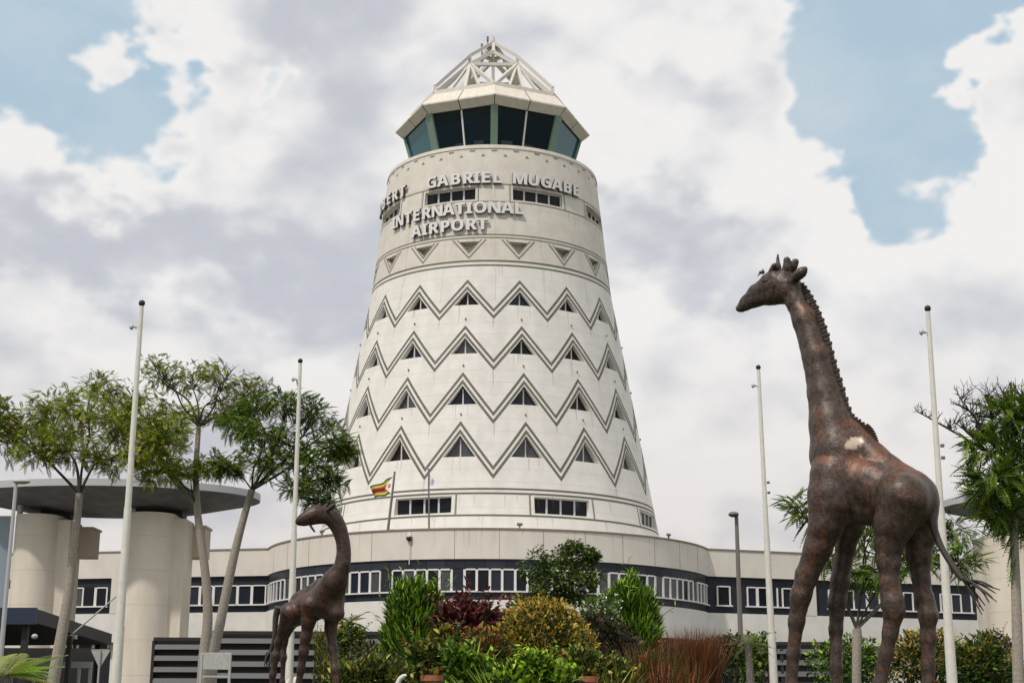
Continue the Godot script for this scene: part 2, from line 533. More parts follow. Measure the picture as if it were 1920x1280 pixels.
func build_tower() -> void:
	var t := thing("control_tower", "tall tapering white control tower with zigzag bands and triangular windows", "control tower", AXIS)
	var peaks := [29.12, 25.86, 22.63, 19.35]
	var valleys := [26.25, 22.69, 19.09, 15.52]
	var ledges := [27.3, 23.9, 20.45, 17.0]
	var thick := [0.76, 0.79, 0.83, 0.87]
	var holes := []
	var wall := MB.new()
	var old := MB.new()
	var openings := []
	for i in 4:
		var drop: float = peaks[i] - valleys[i] - thick[i]
		var top: float = peaks[i] - thick[i] - 0.06
		var half: float = (top - ledges[i]) / drop * 11.25
		for k in range(-9, 9):
			var u := 11.25 + 22.5 * k
			if absf(u) > 102.0: continue
			var poly := PackedVector2Array([Vector2(u, top), Vector2(u - half, ledges[i]), Vector2(u + half, ledges[i])])
			holes.append(hole(poly))
			openings.append([0, poly, u, rad(top) - 0.30, i])
	for k in range(-2, 2):
		var u := 22.5 + 45.0 * k
		var lo := PackedVector2Array([Vector2(u - 9.6, 13.44), Vector2(u + 9.6, 13.44), Vector2(u + 9.6, 14.5), Vector2(u - 9.6, 14.5)])
		holes.append(hole(lo))
		openings.append([1, lo, u, rad(14.5) * cos(deg_to_rad(9.6)) - 0.22, 0])
		var hi := PackedVector2Array([Vector2(u - 13.4, 34.92), Vector2(u + 13.4, 34.92), Vector2(u + 13.4, 35.85), Vector2(u - 13.4, 35.85)])
		holes.append(hole(hi))
		openings.append([1, hi, u, rad(35.85) * cos(deg_to_rad(13.4)) - 0.22, 1])
	for k in range(-5, 5):
		var u := 11.25 + 22.5 * k
		if absf(u) > 102.0: continue
		var ni := PackedVector2Array([Vector2(u - 4.9, 31.86), Vector2(u, 31.02), Vector2(u + 4.9, 31.86)])
		holes.append(hole(ni))
		openings.append([2, ni, u, rad(31.02) - 0.75, 0])
	strips(wall, [PackedVector2Array([Vector2(-180, 8), Vector2(180, 8), Vector2(180, 30.3), Vector2(-180, 30.3)])], holes, -180, 180, 2.8125)
	strips(old, [PackedVector2Array([Vector2(-180, 30.3), Vector2(180, 30.3), Vector2(180, 38.72), Vector2(-180, 38.72)])], holes, -180, 180, 2.8125)
	# parapet rim, its inner side and the cab's deck
	old.lathe([Vector2(rad(38.72), 38.72), Vector2(rad(38.72) + 0.05, 38.74), Vector2(rad(39.0) + 0.04, 39.0), Vector2(rad(39.0) - 0.25, 39.0), Vector2(rad(39.0) - 0.25, 38.3), Vector2(3.0, 38.3)], 0, 360, 128)
	for o in openings:
		var inner := reveal(wall if o[1][0].y < 30.3 else old, o[1], o[2], o[3])
		var a := deg_to_rad(o[2] + TURN)
		var f := Vector3(sin(a), 0, cos(a))
		var s := Vector3(cos(a), 0, -sin(a))
		var bas := Basis(s, Vector3.UP, f)
		var g := MB.new()
		for k in range(1, inner.size() - 1): g.tri(inner[0], inner[k], inner[k + 1])
		if o[0] == 0:
			var w := part("triangular_window", g, [M.glass, M.glass_blue, M.glass, M.glass_brown, M.curtain][rng.randi() % 5], t)
			var lowest: float = o[1][1].y
			var top: float = o[1][0].y
			var m := MB.new()
			m.box(f * (o[3] + 0.04) + Vector3.UP * (lowest + (top - lowest) * 0.44), Vector3(0.085, (top - lowest) * 0.82, 0.08), bas)
			part("mullion", m, M.mullion, w)
			var e := MB.new()
			var hw: float = inner[1].distance_to(inner[inner.size() - 1]) / 2.0
			e.box(f * (o[3] + 0.03) + Vector3.UP * (lowest + 0.03), Vector3(hw * 1.9, 0.06, 0.06), bas)
			part("frame", e, M.mullion, w)
		elif o[0] == 1:
			var w := part("strip_window", g, M.glass, t)
			var lo: float = o[1][0].y
			var hi: float = o[1][2].y
			var hw: float = rad(lo) * sin(deg_to_rad(o[1][1].x - o[2]))
			var fr := MB.new()
			for y in [lo + 0.035, hi - 0.035]: fr.box(f * (o[3] + 0.03) + Vector3.UP * y, Vector3(hw * 2.0, 0.07, 0.06), bas)
			for sg in [-1.0, 1.0]: fr.box(f * (o[3] + 0.03) + s * sg * (hw - 0.04) + Vector3.UP * (lo + hi) / 2.0, Vector3(0.08, hi - lo - 0.14, 0.06), bas)
			part("frame", fr, M.frame, w)
			for k in 3:
				var m := MB.new()
				m.box(f * (o[3] + 0.04) + s * hw * (k - 1) * 0.5 + Vector3.UP * (lo + hi) / 2.0, Vector3(0.11, hi - lo - 0.15, 0.08), bas)
				part("mullion", m, M.mullion, w)
			# flat painted surround
			var e: float = 1.15
			for sd in [[o[1][0].x, -1.0], [o[1][1].x, 1.0]]:
				var su := MB.new()
				var ua: float = sd[0] + sd[1] * e
				var ub: float = sd[0] + sd[1] * (e + 0.55)
				strips(su, [PackedVector2Array([Vector2(ua, lo - 0.13), Vector2(ub, lo - 0.13), Vector2(ub, hi + 0.15), Vector2(ua, hi + 0.15)])], [], minf(ua, ub) - 0.1, minf(ua, ub) + 0.9, 1.0, 0.014)
				part("painted_surround", su, M.line_green, w)
		else:
			part("niche_back", g, M.wall_old, t)
			var u: float = o[2]
			var li := MB.new()
			for e in [[4.9 + 3.1, 4.9 + 2.2], [4.9 + 1.0, 4.9 + 0.25]]:
				var k0: float = e[0] / 4.9
				var k1: float = e[1] / 4.9
				var yt := 31.98
				var tip0: float = 31.86 - 0.84 * k0 + 0.12
				var tip1: float = 31.86 - 0.84 * k1 + 0.12
				for sg in [-1.0, 1.0]:
					strips(li, [PackedVector2Array([Vector2(u + sg * e[0], yt), Vector2(u + sg * e[1], yt), Vector2(u, tip1), Vector2(u, tip0)])], [], u - 11.25, u + 11.25, 2.8125, 0.014)
			part("painted_chevron", li, M.line_green, t)
	part("tower_wall", wall, M.wall, t)
	part("upper_wall", old, M.wall_old, t)
	# painted zigzag lines: two to a row
	for i in 4:
		for j in 2:
			var b := MB.new()
			var w: float = thick[i] * 0.31
			var o: float = thick[i] * (0.0 if j == 0 else 0.62)
			for k in range(-16, 16):
				var ua := 11.25 * k
				var ub := ua + 11.25
				var even := posmod(k, 2) == 0                       # valley at even multiples
				var ya: float = (valleys[i] + thick[i] if even else peaks[i]) - o
				var yb: float = (peaks[i] if even else valleys[i] + thick[i]) - o
				# the outer line fills the sharp tips
				strips(b, [PackedVector2Array([Vector2(ua, ya), Vector2(ua, ya - w), Vector2(ub, yb - w), Vector2(ub, yb)])], [], ua, ub, 2.8125, 0.014 + 0.002 * j)
			part("painted_zigzag", b, M.line, t)
	for e in [[36.0, 36.09], [34.72, 34.8], [32.30, 32.40], [32.08, 32.17], [30.40, 30.52], [30.08, 30.2], [14.88, 15.0], [14.6, 14.72], [13.22, 13.33]]:
		var b := MB.new()
		strips(b, [PackedVector2Array([Vector2(-180, e[0]), Vector2(180, e[0]), Vector2(180, e[1]), Vector2(-180, e[1])])], [], -180, 180, 2.8125, 0.012)
		part("painted_band", b, M.line_green if e[0] > 31 else M.line, t)
	# the row of little notches under the rim
	var notch := MB.new()
	for k in 32:
		var u := 5.625 + 11.25 * k
		skin(notch, PackedVector2Array([Vector2(u - 1.1, 38.12), Vector2(u + 1.1, 38.12), Vector2(u, 38.32)]), 0.014)
		skin(notch, PackedVector2Array([Vector2(u + 3.9, 38.62), Vector2(u + 7.3, 38.62), Vector2(u + 6.6, 38.5), Vector2(u + 4.6, 38.5)]), 0.014)
	part("painted_notches", notch, M.line_green, t).set_meta("kind", "stuff")
	# thin vertical joints of the cladding
	var joints := MB.new()
	for k in range(-6, 7):
		var u := 22.5 * k + (0.7 if posmod(k, 2) == 0 else -0.3)
		strips(joints, [PackedVector2Array([Vector2(u, 30.6), Vector2(u + 0.13, 30.6), Vector2(u + 0.13, 34.7), Vector2(u, 34.7)]), PackedVector2Array([Vector2(u, 27.6), Vector2(u + 0.13, 27.6), Vector2(u + 0.13, 30.0), Vector2(u, 30.0)])], [], u - 0.5, u + 0.5, 1.0, 0.006)
	part("wall_joints", joints, M.soffit, t).set_meta("kind", "stuff")
	var seams := MB.new()
	for k in 20:
		var y := 13.75 + 0.82 * k
		strips(seams, [PackedVector2Array([Vector2(-101.25, y), Vector2(101.25, y), Vector2(101.25, y + 0.022), Vector2(-101.25, y + 0.022)])], holes, -101.25, 101.25, 2.8125, 0.004)
	for k in 8:
		var y := 30.8 + 0.9 * k
		strips(seams, [PackedVector2Array([Vector2(-101.25, y), Vector2(101.25, y), Vector2(101.25, y + 0.022), Vector2(-101.25, y + 0.022)])], holes, -101.25, 101.25, 2.8125, 0.004)
	part("wall_seams", seams, M.parapet, t).set_meta("kind", "stuff")
	# small lamps above the row peaks
	for i in range(1, 4):
		for k in range(-4, 4):
			var u := 11.25 + 22.5 * k
			var b := MB.new()
			b.ball(tp(u, peaks[i] + 0.45, 0.06), Vector3(0.06, 0.08, 0.06), 4, 6)
			part("wall_lamp", b, M.coping, t)
	# rain streaks below rim, bands, ledges and the tips of the zigzags
	rng.seed = 515
	for sidx in 2:
		var st := MB.new()
		var spots := []
		for k in 90: spots.append([rng.randf_range(-100, 100), [38.95, 36.0, 34.7, 32.28, 30.05, 14.55, 13.2][rng.randi() % 7]])
		for i in 4:
			for k in range(-4, 5):
				if rng.randf() < 0.75: spots.append([22.5 * k + rng.randf_range(-0.35, 0.35), valleys[i] + 0.02])
				for z in 2:
					if rng.randf() < 0.6: spots.append([22.5 * k + 11.25 + rng.randf_range(-5.0, 5.0), ledges[i] - 0.03])
		for s in spots:
			var l: float = rng.randf_range(0.3, 1.5)
			var w: float = rng.randf_range(0.15, 0.65)
			if s[1] < 15.6: l = minf(l, 0.9)
			skin(st, PackedVector2Array([Vector2(s[0] - w * 0.5, s[1]), Vector2(s[0] - w * 0.35, s[1] - l * 0.6), Vector2(s[0], s[1] - l), Vector2(s[0] + w * 0.35, s[1] - l * 0.55), Vector2(s[0] + w * 0.5, s[1])]), 0.009 + 0.0015 * sidx)
		part("rain_streaks", st, M.stain[sidx], t).set_meta("kind", "stuff")
	build_cab(t)

func oct(k: float, r: float, h: float) -> Vector3:
	var a := deg_to_rad(45.0 * k + TURN)
	return Vector3(r * sin(a), h, r * cos(a))

func build_cab(t: Node3D) -> void:
	# glass room: eight sides, two panes each, leaning outwards
	var core := MB.new()
	core.lathe([Vector2(5.3, 39.25), Vector2(0.01, 39.25)], 0, 360, 32)
	core.lathe([Vector2(0.0, 42.30), Vector2(6.3, 42.30)], 0, 360, 8)
	core.lathe([Vector2(1.3, 39.25), Vector2(1.3, 42.3)], 0, 360, 16)
	part("cab_interior", core, M.dark_in, t)
	var desk := MB.new()
	desk.lathe([Vector2(4.9, 39.25), Vector2(5.0, 40.0), Vector2(4.2, 40.05), Vector2(4.1, 39.9)], 0, 360, 8)
	part("console_desk", desk, M.band[1], t)
	for e in [[-30.0, 0.9], [-12.0, 0.7], [14.0, 0.8], [36.0, 1.0]]:
		var mo := MB.new()
		var bas := Basis(Vector3.UP, deg_to_rad(e[0]))
		mo.box(bas * Vector3(0, 40.35, 4.4), Vector3(e[1], 0.55, 0.08), bas)
		part("monitor", mo, M.sign_back, t)
	for k in range(8):
		var a0 := oct(k, 5.52, 39.2)
		var b0 := oct(k + 1, 5.52, 39.2)
		var a1 := oct(k, 6.46, 42.42)
		var b1 := oct(k + 1, 6.46, 42.42)
		for j in 2:
			var g := MB.new()
			var l0 := a0.lerp(b0, 0.5 * j)
			var l1 := a0.lerp(b0, 0.5 * j + 0.5)
			var h0 := a1.lerp(b1, 0.5 * j)
			var h1 := a1.lerp(b1, 0.5 * j + 0.5)
			g.quad(l0, l1, h1, h0)
			part("cab_pane", g, M.cab_glass if k in [7, 0] else M.cab_side, t)
		var out := (a1 + b1).normalized() * 0.03
		var m := MB.new()
		m.bar(a0.lerp(b0, 0.5) + out, a1.lerp(b1, 0.5) + out, 0.12, 0.08, out)
		if k in [7, 0]: part("cab_mullion", m, M.frame, t)
		var p := MB.new()
		p.bar(a0 * Vector3(1.003, 1, 1.003), a1 * Vector3(1.003, 1, 1.003), 0.5 if k == 0 else 0.62, 0.16, a1 * Vector3(1, 0, 1))
		part("cab_post", p, M.cab_post, t)
		# fascia: two panels a side, leaning in; the sloping roof band over it
		for j in 2:
			var e0 := 0.5 * j + 0.006
			var e1 := 0.5 * j + 0.494
			var f := MB.new()
			var lo0 := oct(k, 6.58, 42.4).lerp(oct(k + 1, 6.58, 42.4), e0)
			var lo1 := oct(k, 6.58, 42.4).lerp(oct(k + 1, 6.58, 42.4), e1)
			var hi0 := oct(k, 7.15, 42.88).lerp(oct(k + 1, 7.15, 42.88), e0)
			var hi1 := oct(k, 7.15, 42.88).lerp(oct(k + 1, 7.15, 42.88), e1)
			f.quad(lo0, lo1, hi1, hi0)
			var up0 := hi0 + Vector3(0, 0.1, 0)
			var up1 := hi1 + Vector3(0, 0.1, 0)
			f.quad(hi0, hi1, up1, up0)
			part("fascia_panel", f, M.roofmetal, t)
			var r := MB.new()
			var t0 := oct(k, 6.0, 44.15).lerp(oct(k + 1, 6.0, 44.15), e0)
			var t1 := oct(k, 6.0, 44.15).lerp(oct(k + 1, 6.0, 44.15), e1)
			r.quad(up0, up1, t1, t0)
			r.quad(t0, t1, t1 * Vector3(0.96, 1, 0.96), t0 * Vector3(0.96, 1, 0.96))
			part("roof_panel", r, M.roofmetal, t)
		var seam := MB.new()
		seam.bar(oct(k, 7.14, 42.9), oct(k, 6.0, 44.14), 0.1, 0.1)
		part("roof_ridge", seam, M.roofmetal, t)
	var under := MB.new()
	under.lathe([Vector2(5.9, 42.38), Vector2(6.56, 42.38)], TURN, 360 + TURN, 8)
	under.lathe([Vector2(6.05, 42.36), Vector2(6.3, 42.1)], TURN, 360 + TURN, 8)
	part("soffit", under, M.dark_in, t)
	var inner := MB.new()
	inner.lathe([Vector2(5.7, 44.1), Vector2(6.95, 43.0), Vector2(0.0, 42.7)], TURN, 360 + TURN, 8)
	part("roof_deck", inner, M.roofmetal, t)
	# open lattice pyramid
	var B := []
	var Mi := []
	var T := []
	for k in 8: B.append(oct(k, 5.9, 44.2))
	for k in 4: Mi.append(oct(2 * k + 1, 2.45, 47.65))
	for k in 4: T.append(oct(2 * k, 0.72, 49.15))
	var apex := Vector3(0, 50.25, 0)
	var list := []
	var thin := []
	for k in 4:
		list.append([B[2 * k], Mi[k]]); list.append([B[2 * k], Mi[(k + 3) % 4]])
		list.append([B[2 * k + 1], Mi[k]]); list.append([B[2 * k + 1].lerp(B[2 * k], 0.5), Mi[k]]); list.append([B[2 * k + 1].lerp(B[(2 * k + 2) % 8], 0.5), Mi[k]])
		list.append([Mi[k], Mi[(k + 1) % 4]])
		list.append([Mi[k], T[k]]); list.append([Mi[k], T[(k + 1) % 4]])
		list.append([T[k], T[(k + 1) % 4]]); list.append([T[k], apex])
	for k in 4:
		for e in [0.25, 0.75]:
			thin.append([B[2 * k + 1].lerp(B[2 * k], e), Mi[k]]); thin.append([B[2 * k + 1].lerp(B[(2 * k + 2) % 8], e), Mi[k]])
	for e in thin:
		var s := MB.new()
		s.bar(e[0], e[1], 0.17, 0.17)
		part("lattice_rod", s, M.lattice, t)
	for k in 4:                                                 # the four hips are double, with short posts between the chords
		var bt: Vector3 = B[2 * k + 1] + Vector3(0, 0.55, 0)
		var mt: Vector3 = Mi[k] + Vector3(0, 0.7, 0)
		list.append([B[2 * k + 1], bt]); list.append([bt, mt]); list.append([Mi[k], mt]); list.append([mt, apex])
	for e in list:
		var s := MB.new()
		s.bar(e[0], e[1], 0.24, 0.24)
		part("lattice_strut", s, M.lattice, t)
	for k in 8:
		var s := MB.new()
		s.bar(B[k], B[(k + 1) % 8], 0.34, 0.3)
		part("lattice_ring_beam", s, M.roofmetal, t)
	var mast := MB.new()
	mast.tube([Vector3(0, 44, 0), Vector3(0, 50.1, 0)], [0.13, 0.1], 8)
	mast.tube([Vector3(0, 50.2, 0), Vector3(0, 50.75, 0)], [0.16, 0.07], 8)
	part("mast", mast, M.roofmetal, t)
	for e in [[-0.42, 50.15, 0.5], [-0.85, 49.6, 0.45]]:
		var an := MB.new()
		an.tube([Vector3(e[0], e[1] - 0.5, 0.2), Vector3(e[0], e[1] + e[2], 0.2)], [0.05, 0.05], 6)
		an.box(Vector3(e[0], e[1] + e[2] * 0.6, 0.2), Vector3(0.16, 0.3, 0.16))
		part("antenna", an, M.lamp_pole, t)
	for e in [[68.0, -0.5], [-68.0, 0.0]]:                      # corner spotlights at the foot of the glass
		var sp := MB.new()
		var d := Vector3(sin(deg_to_rad(e[0])), 0, cos(deg_to_rad(e[0])))
		sp.box(d * 6.9 + Vector3.UP * 39.2, Vector3(0.3, 0.5, 0.3), Basis(Vector3.UP, deg_to_rad(e[0])), 0.04)
		part("floodlight", sp, M.disc_edge, t)

func build_letters() -> void:
	var font := SystemFont.new()
	font.font_names = PackedStringArray(["Droid Sans"])
	font.font_weight = 700
	var bold := FontVariation.new()
	bold.base_font = font
	bold.variation_embolden = 0.4
	var rows := [
		["raised white letters curving round the tower's left edge, ending in ERT", "ROBERT", [-86.0, -79.5, -72.0, -64.5, -57.5, -51.0], 36.42],
		["raised white letters straight above the left one of the two facing upper strip windows", "GABRIEL", [-31.6, -25.4, -19.0, -12.9, -8.5, -4.3, 1.1], 36.42],
		["raised white letters above the right one of the two facing upper strip windows", "MUGABE", [12.2, 19.2, 25.8, 32.0, 38.3, 44.4], 36.42],
		["raised white letters spelling INTERNATIONAL below the strip windows", "INTERNATIONAL", [-55.0, -50.2, -44.2, -39.0, -33.2, -27.2, -21.4, -15.8, -11.6, -6.6, 0.0, 6.0, 11.2], 34.2],
		["raised white letters spelling AIRPORT above the inverted triangles", "AIRPORT", [-38.0, -33.2, -28.6, -22.8, -16.8, -10.6, -5.2], 33.0]]
	for row in rows:
		var t := thing("airport_name_sign", row[0], "sign", AXIS, 0.0, "raised letter signs on the tower")
		for i in row[1].length():
			var u: float = row[2][i]
			var tm := TextMesh.new()
			tm.text = row[1][i]
			tm.font = bold
			tm.font_size = 64
			tm.pixel_size = 0.76 / 45.7
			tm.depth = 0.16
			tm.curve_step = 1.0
			var o := part("letter", tm, M.letter_side_shade, t)
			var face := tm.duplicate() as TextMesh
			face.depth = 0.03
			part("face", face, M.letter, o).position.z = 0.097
			o.scale.x = 1.22
			var a := deg_to_rad(u + TURN)
			var r: float = rad(row[3]) + 0.17
			o.position = Vector3(r * sin(a), row[3], r * cos(a))
			o.rotation.y = a

# ---------------------------------------------------------------- podium and wings
func wall_profile(b: MB, a0: float, a1: float, segs: int, r: float) -> void:
	b.lathe([Vector2(r, 10.28), Vector2(r, 12.0), Vector2(r - 0.3, 12.0), Vector2(r - 0.3, 11.2)], a0, a1, segs)
	b.lathe([Vector2(r - 0.16, 10.28), Vector2(r, 10.28)], a0, a1, segs)

func build_podium() -> void:
	var t := thing("round_terminal_building", "low round cream building with dark window band at the tower's foot", "building", AXIS)
	var R := 15.0
	var up := MB.new()
	wall_profile(up, -180, 180, 128, R)
	part("parapet", up, M.parapet, t)
	var cop := MB.new()
	cop.lathe([Vector2(R + 0.05, 11.98), Vector2(R + 0.05, 12.08), Vector2(R - 0.34, 12.09)], -180, 180, 128)
	part("coping", cop, M.coping, t)
	var roof := MB.new()
	roof.lathe([Vector2(R - 0.3, 11.3), Vector2(11.3, 11.35)], -180, 180, 64)
	part("roof", roof, M.parapet, t)
	var low := MB.new()
	low.lathe([Vector2(R - 0.9, 6.05), Vector2(R - 0.02, 6.05), Vector2(R, 6.07), Vector2(R, 7.93), Vector2(R - 0.16, 7.93)], -180, 180, 128)
	part("lower_wall", low, M.wall, t)
	var back := MB.new()
	back.lathe([Vector2(R - 0.17, 7.9), Vector2(R - 0.17, 10.3)], -180, 180, 96)
	part("band_wall", back, M.band[2], t)
	var gr := MB.new()
	gr.lathe([Vector2(R - 0.9, 0.0), Vector2(R - 0.9, 6.05)], -180, 180, 96)
	part("ground_floor_glazing", gr, M.glass, t)
	# dark cladding panels above and below the windows
	rng.seed = 3
	for k in range(-20, 20):
		var a := k * 4.5
		for e in [[9.74, 10.25], [7.95, 8.36]]:
			var p := MB.new()
			p.lathe([Vector2(R - 0.10, e[0]), Vector2(R - 0.10, e[1])], a + 0.05, a + 4.45, 3)
			part("dark_panel", p, M.band[[0, 0, 0, 1, 1, 2][rng.randi() % 6]], t)
	var sill := MB.new()
	sill.lathe([Vector2(R - 0.15, 8.36), Vector2(R + 0.05, 8.37), Vector2(R + 0.05, 8.45), Vector2(R - 0.15, 8.46)], -88, 88, 96)
	part("sill", sill, M.frame, t)
	# windows: casements with a full white frame, fixed lights with thin sides
	var pitch := 2.83
	for k in range(-31, 31):
		var a: float = (k + 0.5) * pitch + 0.9
		var w := Node3D.new()
		w.name = "window" if k == -31 else "window_%03d" % (k + 31)
		t.add_child(w)
		w.rotation.y = deg_to_rad(a)
		var width := 2.0 * R * sin(deg_to_rad(pitch / 2.0))
		var gap: bool = k == -9
		var g := MB.new()
		g.box(Vector3(0, 9.08, R - 0.13), Vector3(width - 0.02, 1.26, 0.02))
		part("pane", g, [M.glass_blue, M.glass, M.curtain, M.glass_blue, M.curtain][rng.randi() % 5] if not gap else M.band[0], w)
		if gap: continue
		var f := MB.new()
		var fw := 0.085 if posmod(k, 2) == 0 else 0.06
		for sg in [-1.0, 1.0]: f.box(Vector3(sg * (width / 2 - fw / 2), 9.07, R - 0.09), Vector3(fw, 1.22, 0.08))
		if posmod(k, 6) != 3: f.box(Vector3(0, 9.68, R - 0.09), Vector3(width - 2.0 * fw - 0.004, 0.09, 0.08))
		part("frame", f, M.frame, w)
	for k in range(-30, 30):                                    # ground-floor mullions
		var m := MB.new()
		var bas := Basis(Vector3.UP, deg_to_rad(k * 2.9))
		m.box(bas * Vector3(0, 5.3, R - 0.86), Vector3(0.16, 1.45, 0.1), bas)
		part("mullion", m, M.frame, t)
	# joints in the parapet
	var j := MB.new()
	for k in range(-9, 10):
		var bas := Basis(Vector3.UP, deg_to_rad(k * 10.0 + 3.0))
		j.box(bas * Vector3(0, 11.13, R), Vector3(0.025, 1.66, 0.012), bas)
	part("parapet_joints", j, M.coping, t).set_meta("kind", "stuff")
	rng.seed = 616
	var ps := MB.new()
	for k in 110:
		var a := rng.randf_range(-95.0, 95.0)
		var top: float = [11.96, 11.96, 7.9][rng.randi() % 3]
		var l: float = rng.randf_range(0.25, 1.4)
		var w: float = rng.randf_range(0.1, 0.45)
		var q := []
		for e in [[-0.5, 0.0], [0.5, 0.0], [0.25, -0.6], [-0.3, -0.6], [0.0, -1.0]]:
			var b: float = deg_to_rad(a + e[0] * w)
			q.append(Vector3((R + 0.006) * sin(b), top + e[1] * l, (R + 0.006) * cos(b)))
		ps.quad(q[3], q[2], q[1], q[0]); ps.tri(q[3], q[4], q[2])
	part("rain_streaks", ps, M.stain[0], t).set_meta("kind", "stuff")
	# things on the podium's edge
	dome_camera(rim_spot(-17.4, 11.5), "black dome security camera below the podium coping with white conduit", true)
	dome_camera(rim_spot(74.0, 11.85), "black dome security camera where the podium meets the right wing", false)
	for e in [[7.5, "small floodlight on the podium roof above the bushy tree"], [48.0, "small floodlight on the podium coping towards the right wing"], [-42.0, "small floodlight on the podium coping near the left flag"]]:
		var f := thing("roof_floodlight", e[1], "floodlight", rim_spot(e[0], 12.28) * Vector3(1, 1, 1) + Vector3(0, 0, -0.4), deg_to_rad(e[0]), "floodlights on the podium roof")
		var b := MB.new()
		b.box(Vector3(0, 0.06, 0), Vector3(0.34, 0.15, 0.16), Basis(Vector3.RIGHT, -0.3), 0.03)
		part("lamp_head", b, M.lamp_pole, f)
		var s := MB.new()
		s.box(Vector3(0, -0.08, 0), Vector3(0.08, 0.34, 0.08))
		s.box(Vector3(0, -0.24, 0), Vector3(0.25, 0.04, 0.2))
		part("bracket", s, M.lamp_pole, f)
	build_flags()

func rim_spot(u: float, h: float) -> Vector3:                # on the podium wall
	return AXIS + Vector3(15.12 * sin(deg_to_rad(u)), h, 15.12 * cos(deg_to_rad(u)))

func dome_camera(p: Vector3, label: String, conduit: bool) -> void:
	var t := thing("security_camera", label, "security camera", p, 0.0, "dome cameras")
	var b := MB.new()
	b.lathe([Vector2(0.0, 0.1), Vector2(0.15, 0.1), Vector2(0.15, 0.2), Vector2(0.0, 0.24)], 0, 360, 16)
	b.box(Vector3(0, 0.17, -0.1), Vector3(0.1, 0.1, 0.2))
	part("housing", b, M.frame, t)
	var d := MB.new()
	d.ball(Vector3(0, 0.02, 0), Vector3(0.17, 0.19, 0.17), 8, 14)
	part("dome", d, M.black, t)
	if conduit:
		var c := MB.new()
		c.tube([Vector3(0.03, 0.1, -0.09), Vector3(0.03, -1.5, -0.09)], [0.03, 0.03], 6)
		part("conduit", c, M.parapet, t)

func build_flags() -> void:
	# flag of coloured stripes on its pole
	var base := at(725, 990, 86.5)
	var top := at(740, 884, 86.7)
	var pole := thing("roof_flagpole", "thin grey leaning flagpole on the podium roof carrying the striped flag", "flagpole", base, 0.0, "short flagpoles on the podium roof")
	var b := MB.new()
	b.tube([Vector3(0, -0.9, 0), top - base], [0.09, 0.06], 8)
	part("shaft", b, M.lamp_pole, pole)
	var st := MB.new()
	st.bar(Vector3(0, -0.1, 0), Vector3(0.5, -0.1, 0), 0.06, 0.06)
	st.bar(Vector3(0.5, -0.1, 0), Vector3(0.5, -0.9, 0), 0.06, 0.06)
	part("bracket", st, M.lamp_pole, pole)
	var im := Image.create(84, 42, false, Image.FORMAT_RGB8)
	var cols := [Color(0.25, 0.42, 0.16), Color(0.86, 0.76, 0.34), Color(0.70, 0.27, 0.17), Color(0.16, 0.12, 0.10), Color(0.70, 0.27, 0.17), Color(0.86, 0.76, 0.34), Color(0.25, 0.42, 0.16)]
	for y in 42:
		for x in 84:
			var c: Color = cols[y / 6]
			var w := 36.0 - absf(y - 20.5) * 36.0 / 21.0
			if x < w: c = Color(0.93, 0.93, 0.92)
			elif x < w + 2.0: c = Color(0.05, 0.05, 0.05)
			if Vector2(x - 11, y - 20.5).length() < 5.5: c = Color(0.80, 0.16, 0.12)
			if Vector2((x - 11) * 1.6, (y - 20.0) * 0.8).length() < 3.2: c = Color(0.93, 0.78, 0.2)
			im.set_pixel(x, y, c)
	var fm := StandardMaterial3D.new()
	fm.albedo_texture = ImageTexture.create_from_image(im)
	fm.roughness = 0.8
	fm.backlight_enabled = true
	fm.backlight = Color(0.35, 0.35, 0.35)
	var h0 := at(737.5, 893, 86.7)
	var h1 := at(733.5, 926, 86.65)
	var f0 := at(694, 913, 87.6)
	var f1 := at(701, 934, 87.7)
	var flag := MeshInstance3D.new()
	flag.name = "striped_flag"
	flag.mesh = cloth(h0, h1, f0, f1, 0.13, 24, 10)
	flag.material_override = fm
	add_child(flag)
	tag(flag, "green, yellow, red and black striped flag blowing left with a white triangle", "flag")
	var base2 := at(805, 990, 86.2)
	var top2 := at(803.5, 878, 86.2)
	var p2 := thing("roof_flagpole", "thin grey upright flagpole on the podium roof with a limp pale flag", "flagpole", base2, 0.0, "short flagpoles on the podium roof")
	var b2 := MB.new()
	b2.tube([Vector3(0, -0.9, 0), top2 - base2], [0.06, 0.045], 8)
	part("shaft", b2, M.lamp_pole, p2)
	var f2 := MeshInstance3D.new()
	f2.name = "pale_flag"
	var q0 := at(803.7, 886, 86.2)
	var q1 := at(804.2, 912, 86.2)
	f2.mesh = cloth(q0, q1, q0 + Vector3(0.42, -0.6, 0.1), q1 + Vector3(0.3, 0.15, 0.12), 0.1, 12, 8)
	f2.material_override = plain(0.68, 0.69, 0.82, 0.8)
	add_child(f2)
	tag(f2, "limp pale blue and white flag hanging on the upright roof pole", "flag")

func cloth(h0: Vector3, h1: Vector3, f0: Vector3, f1: Vector3, amp: float, nx: int, ny: int) -> ArrayMesh:
	var st := SurfaceTool.new()
	st.begin(Mesh.PRIMITIVE_TRIANGLES)
	var nrm := (f0 - h0).cross(h1 - h0).normalized()
	for j in ny + 1:
		for i in nx + 1:
			var u := float(i) / nx
			var v := float(j) / ny
			var p := h0.lerp(f0, u).lerp(h1.lerp(f1, u), v) + nrm * amp * sin(u * 9.0 + v * 1.3) * minf(1.0, u * 2.5) + Vector3.UP * 0.1 * amp * sin(u * 7.0)
			st.set_uv(Vector2(u, v))
			st.add_vertex(p)
	for j in ny:
		for i in nx:
			var a := j * (nx + 1) + i
			for k in [a, a + 1, a + nx + 2, a, a + nx + 2, a + nx + 1]: st.add_index(k)
	st.generate_normals()
	return st.commit()

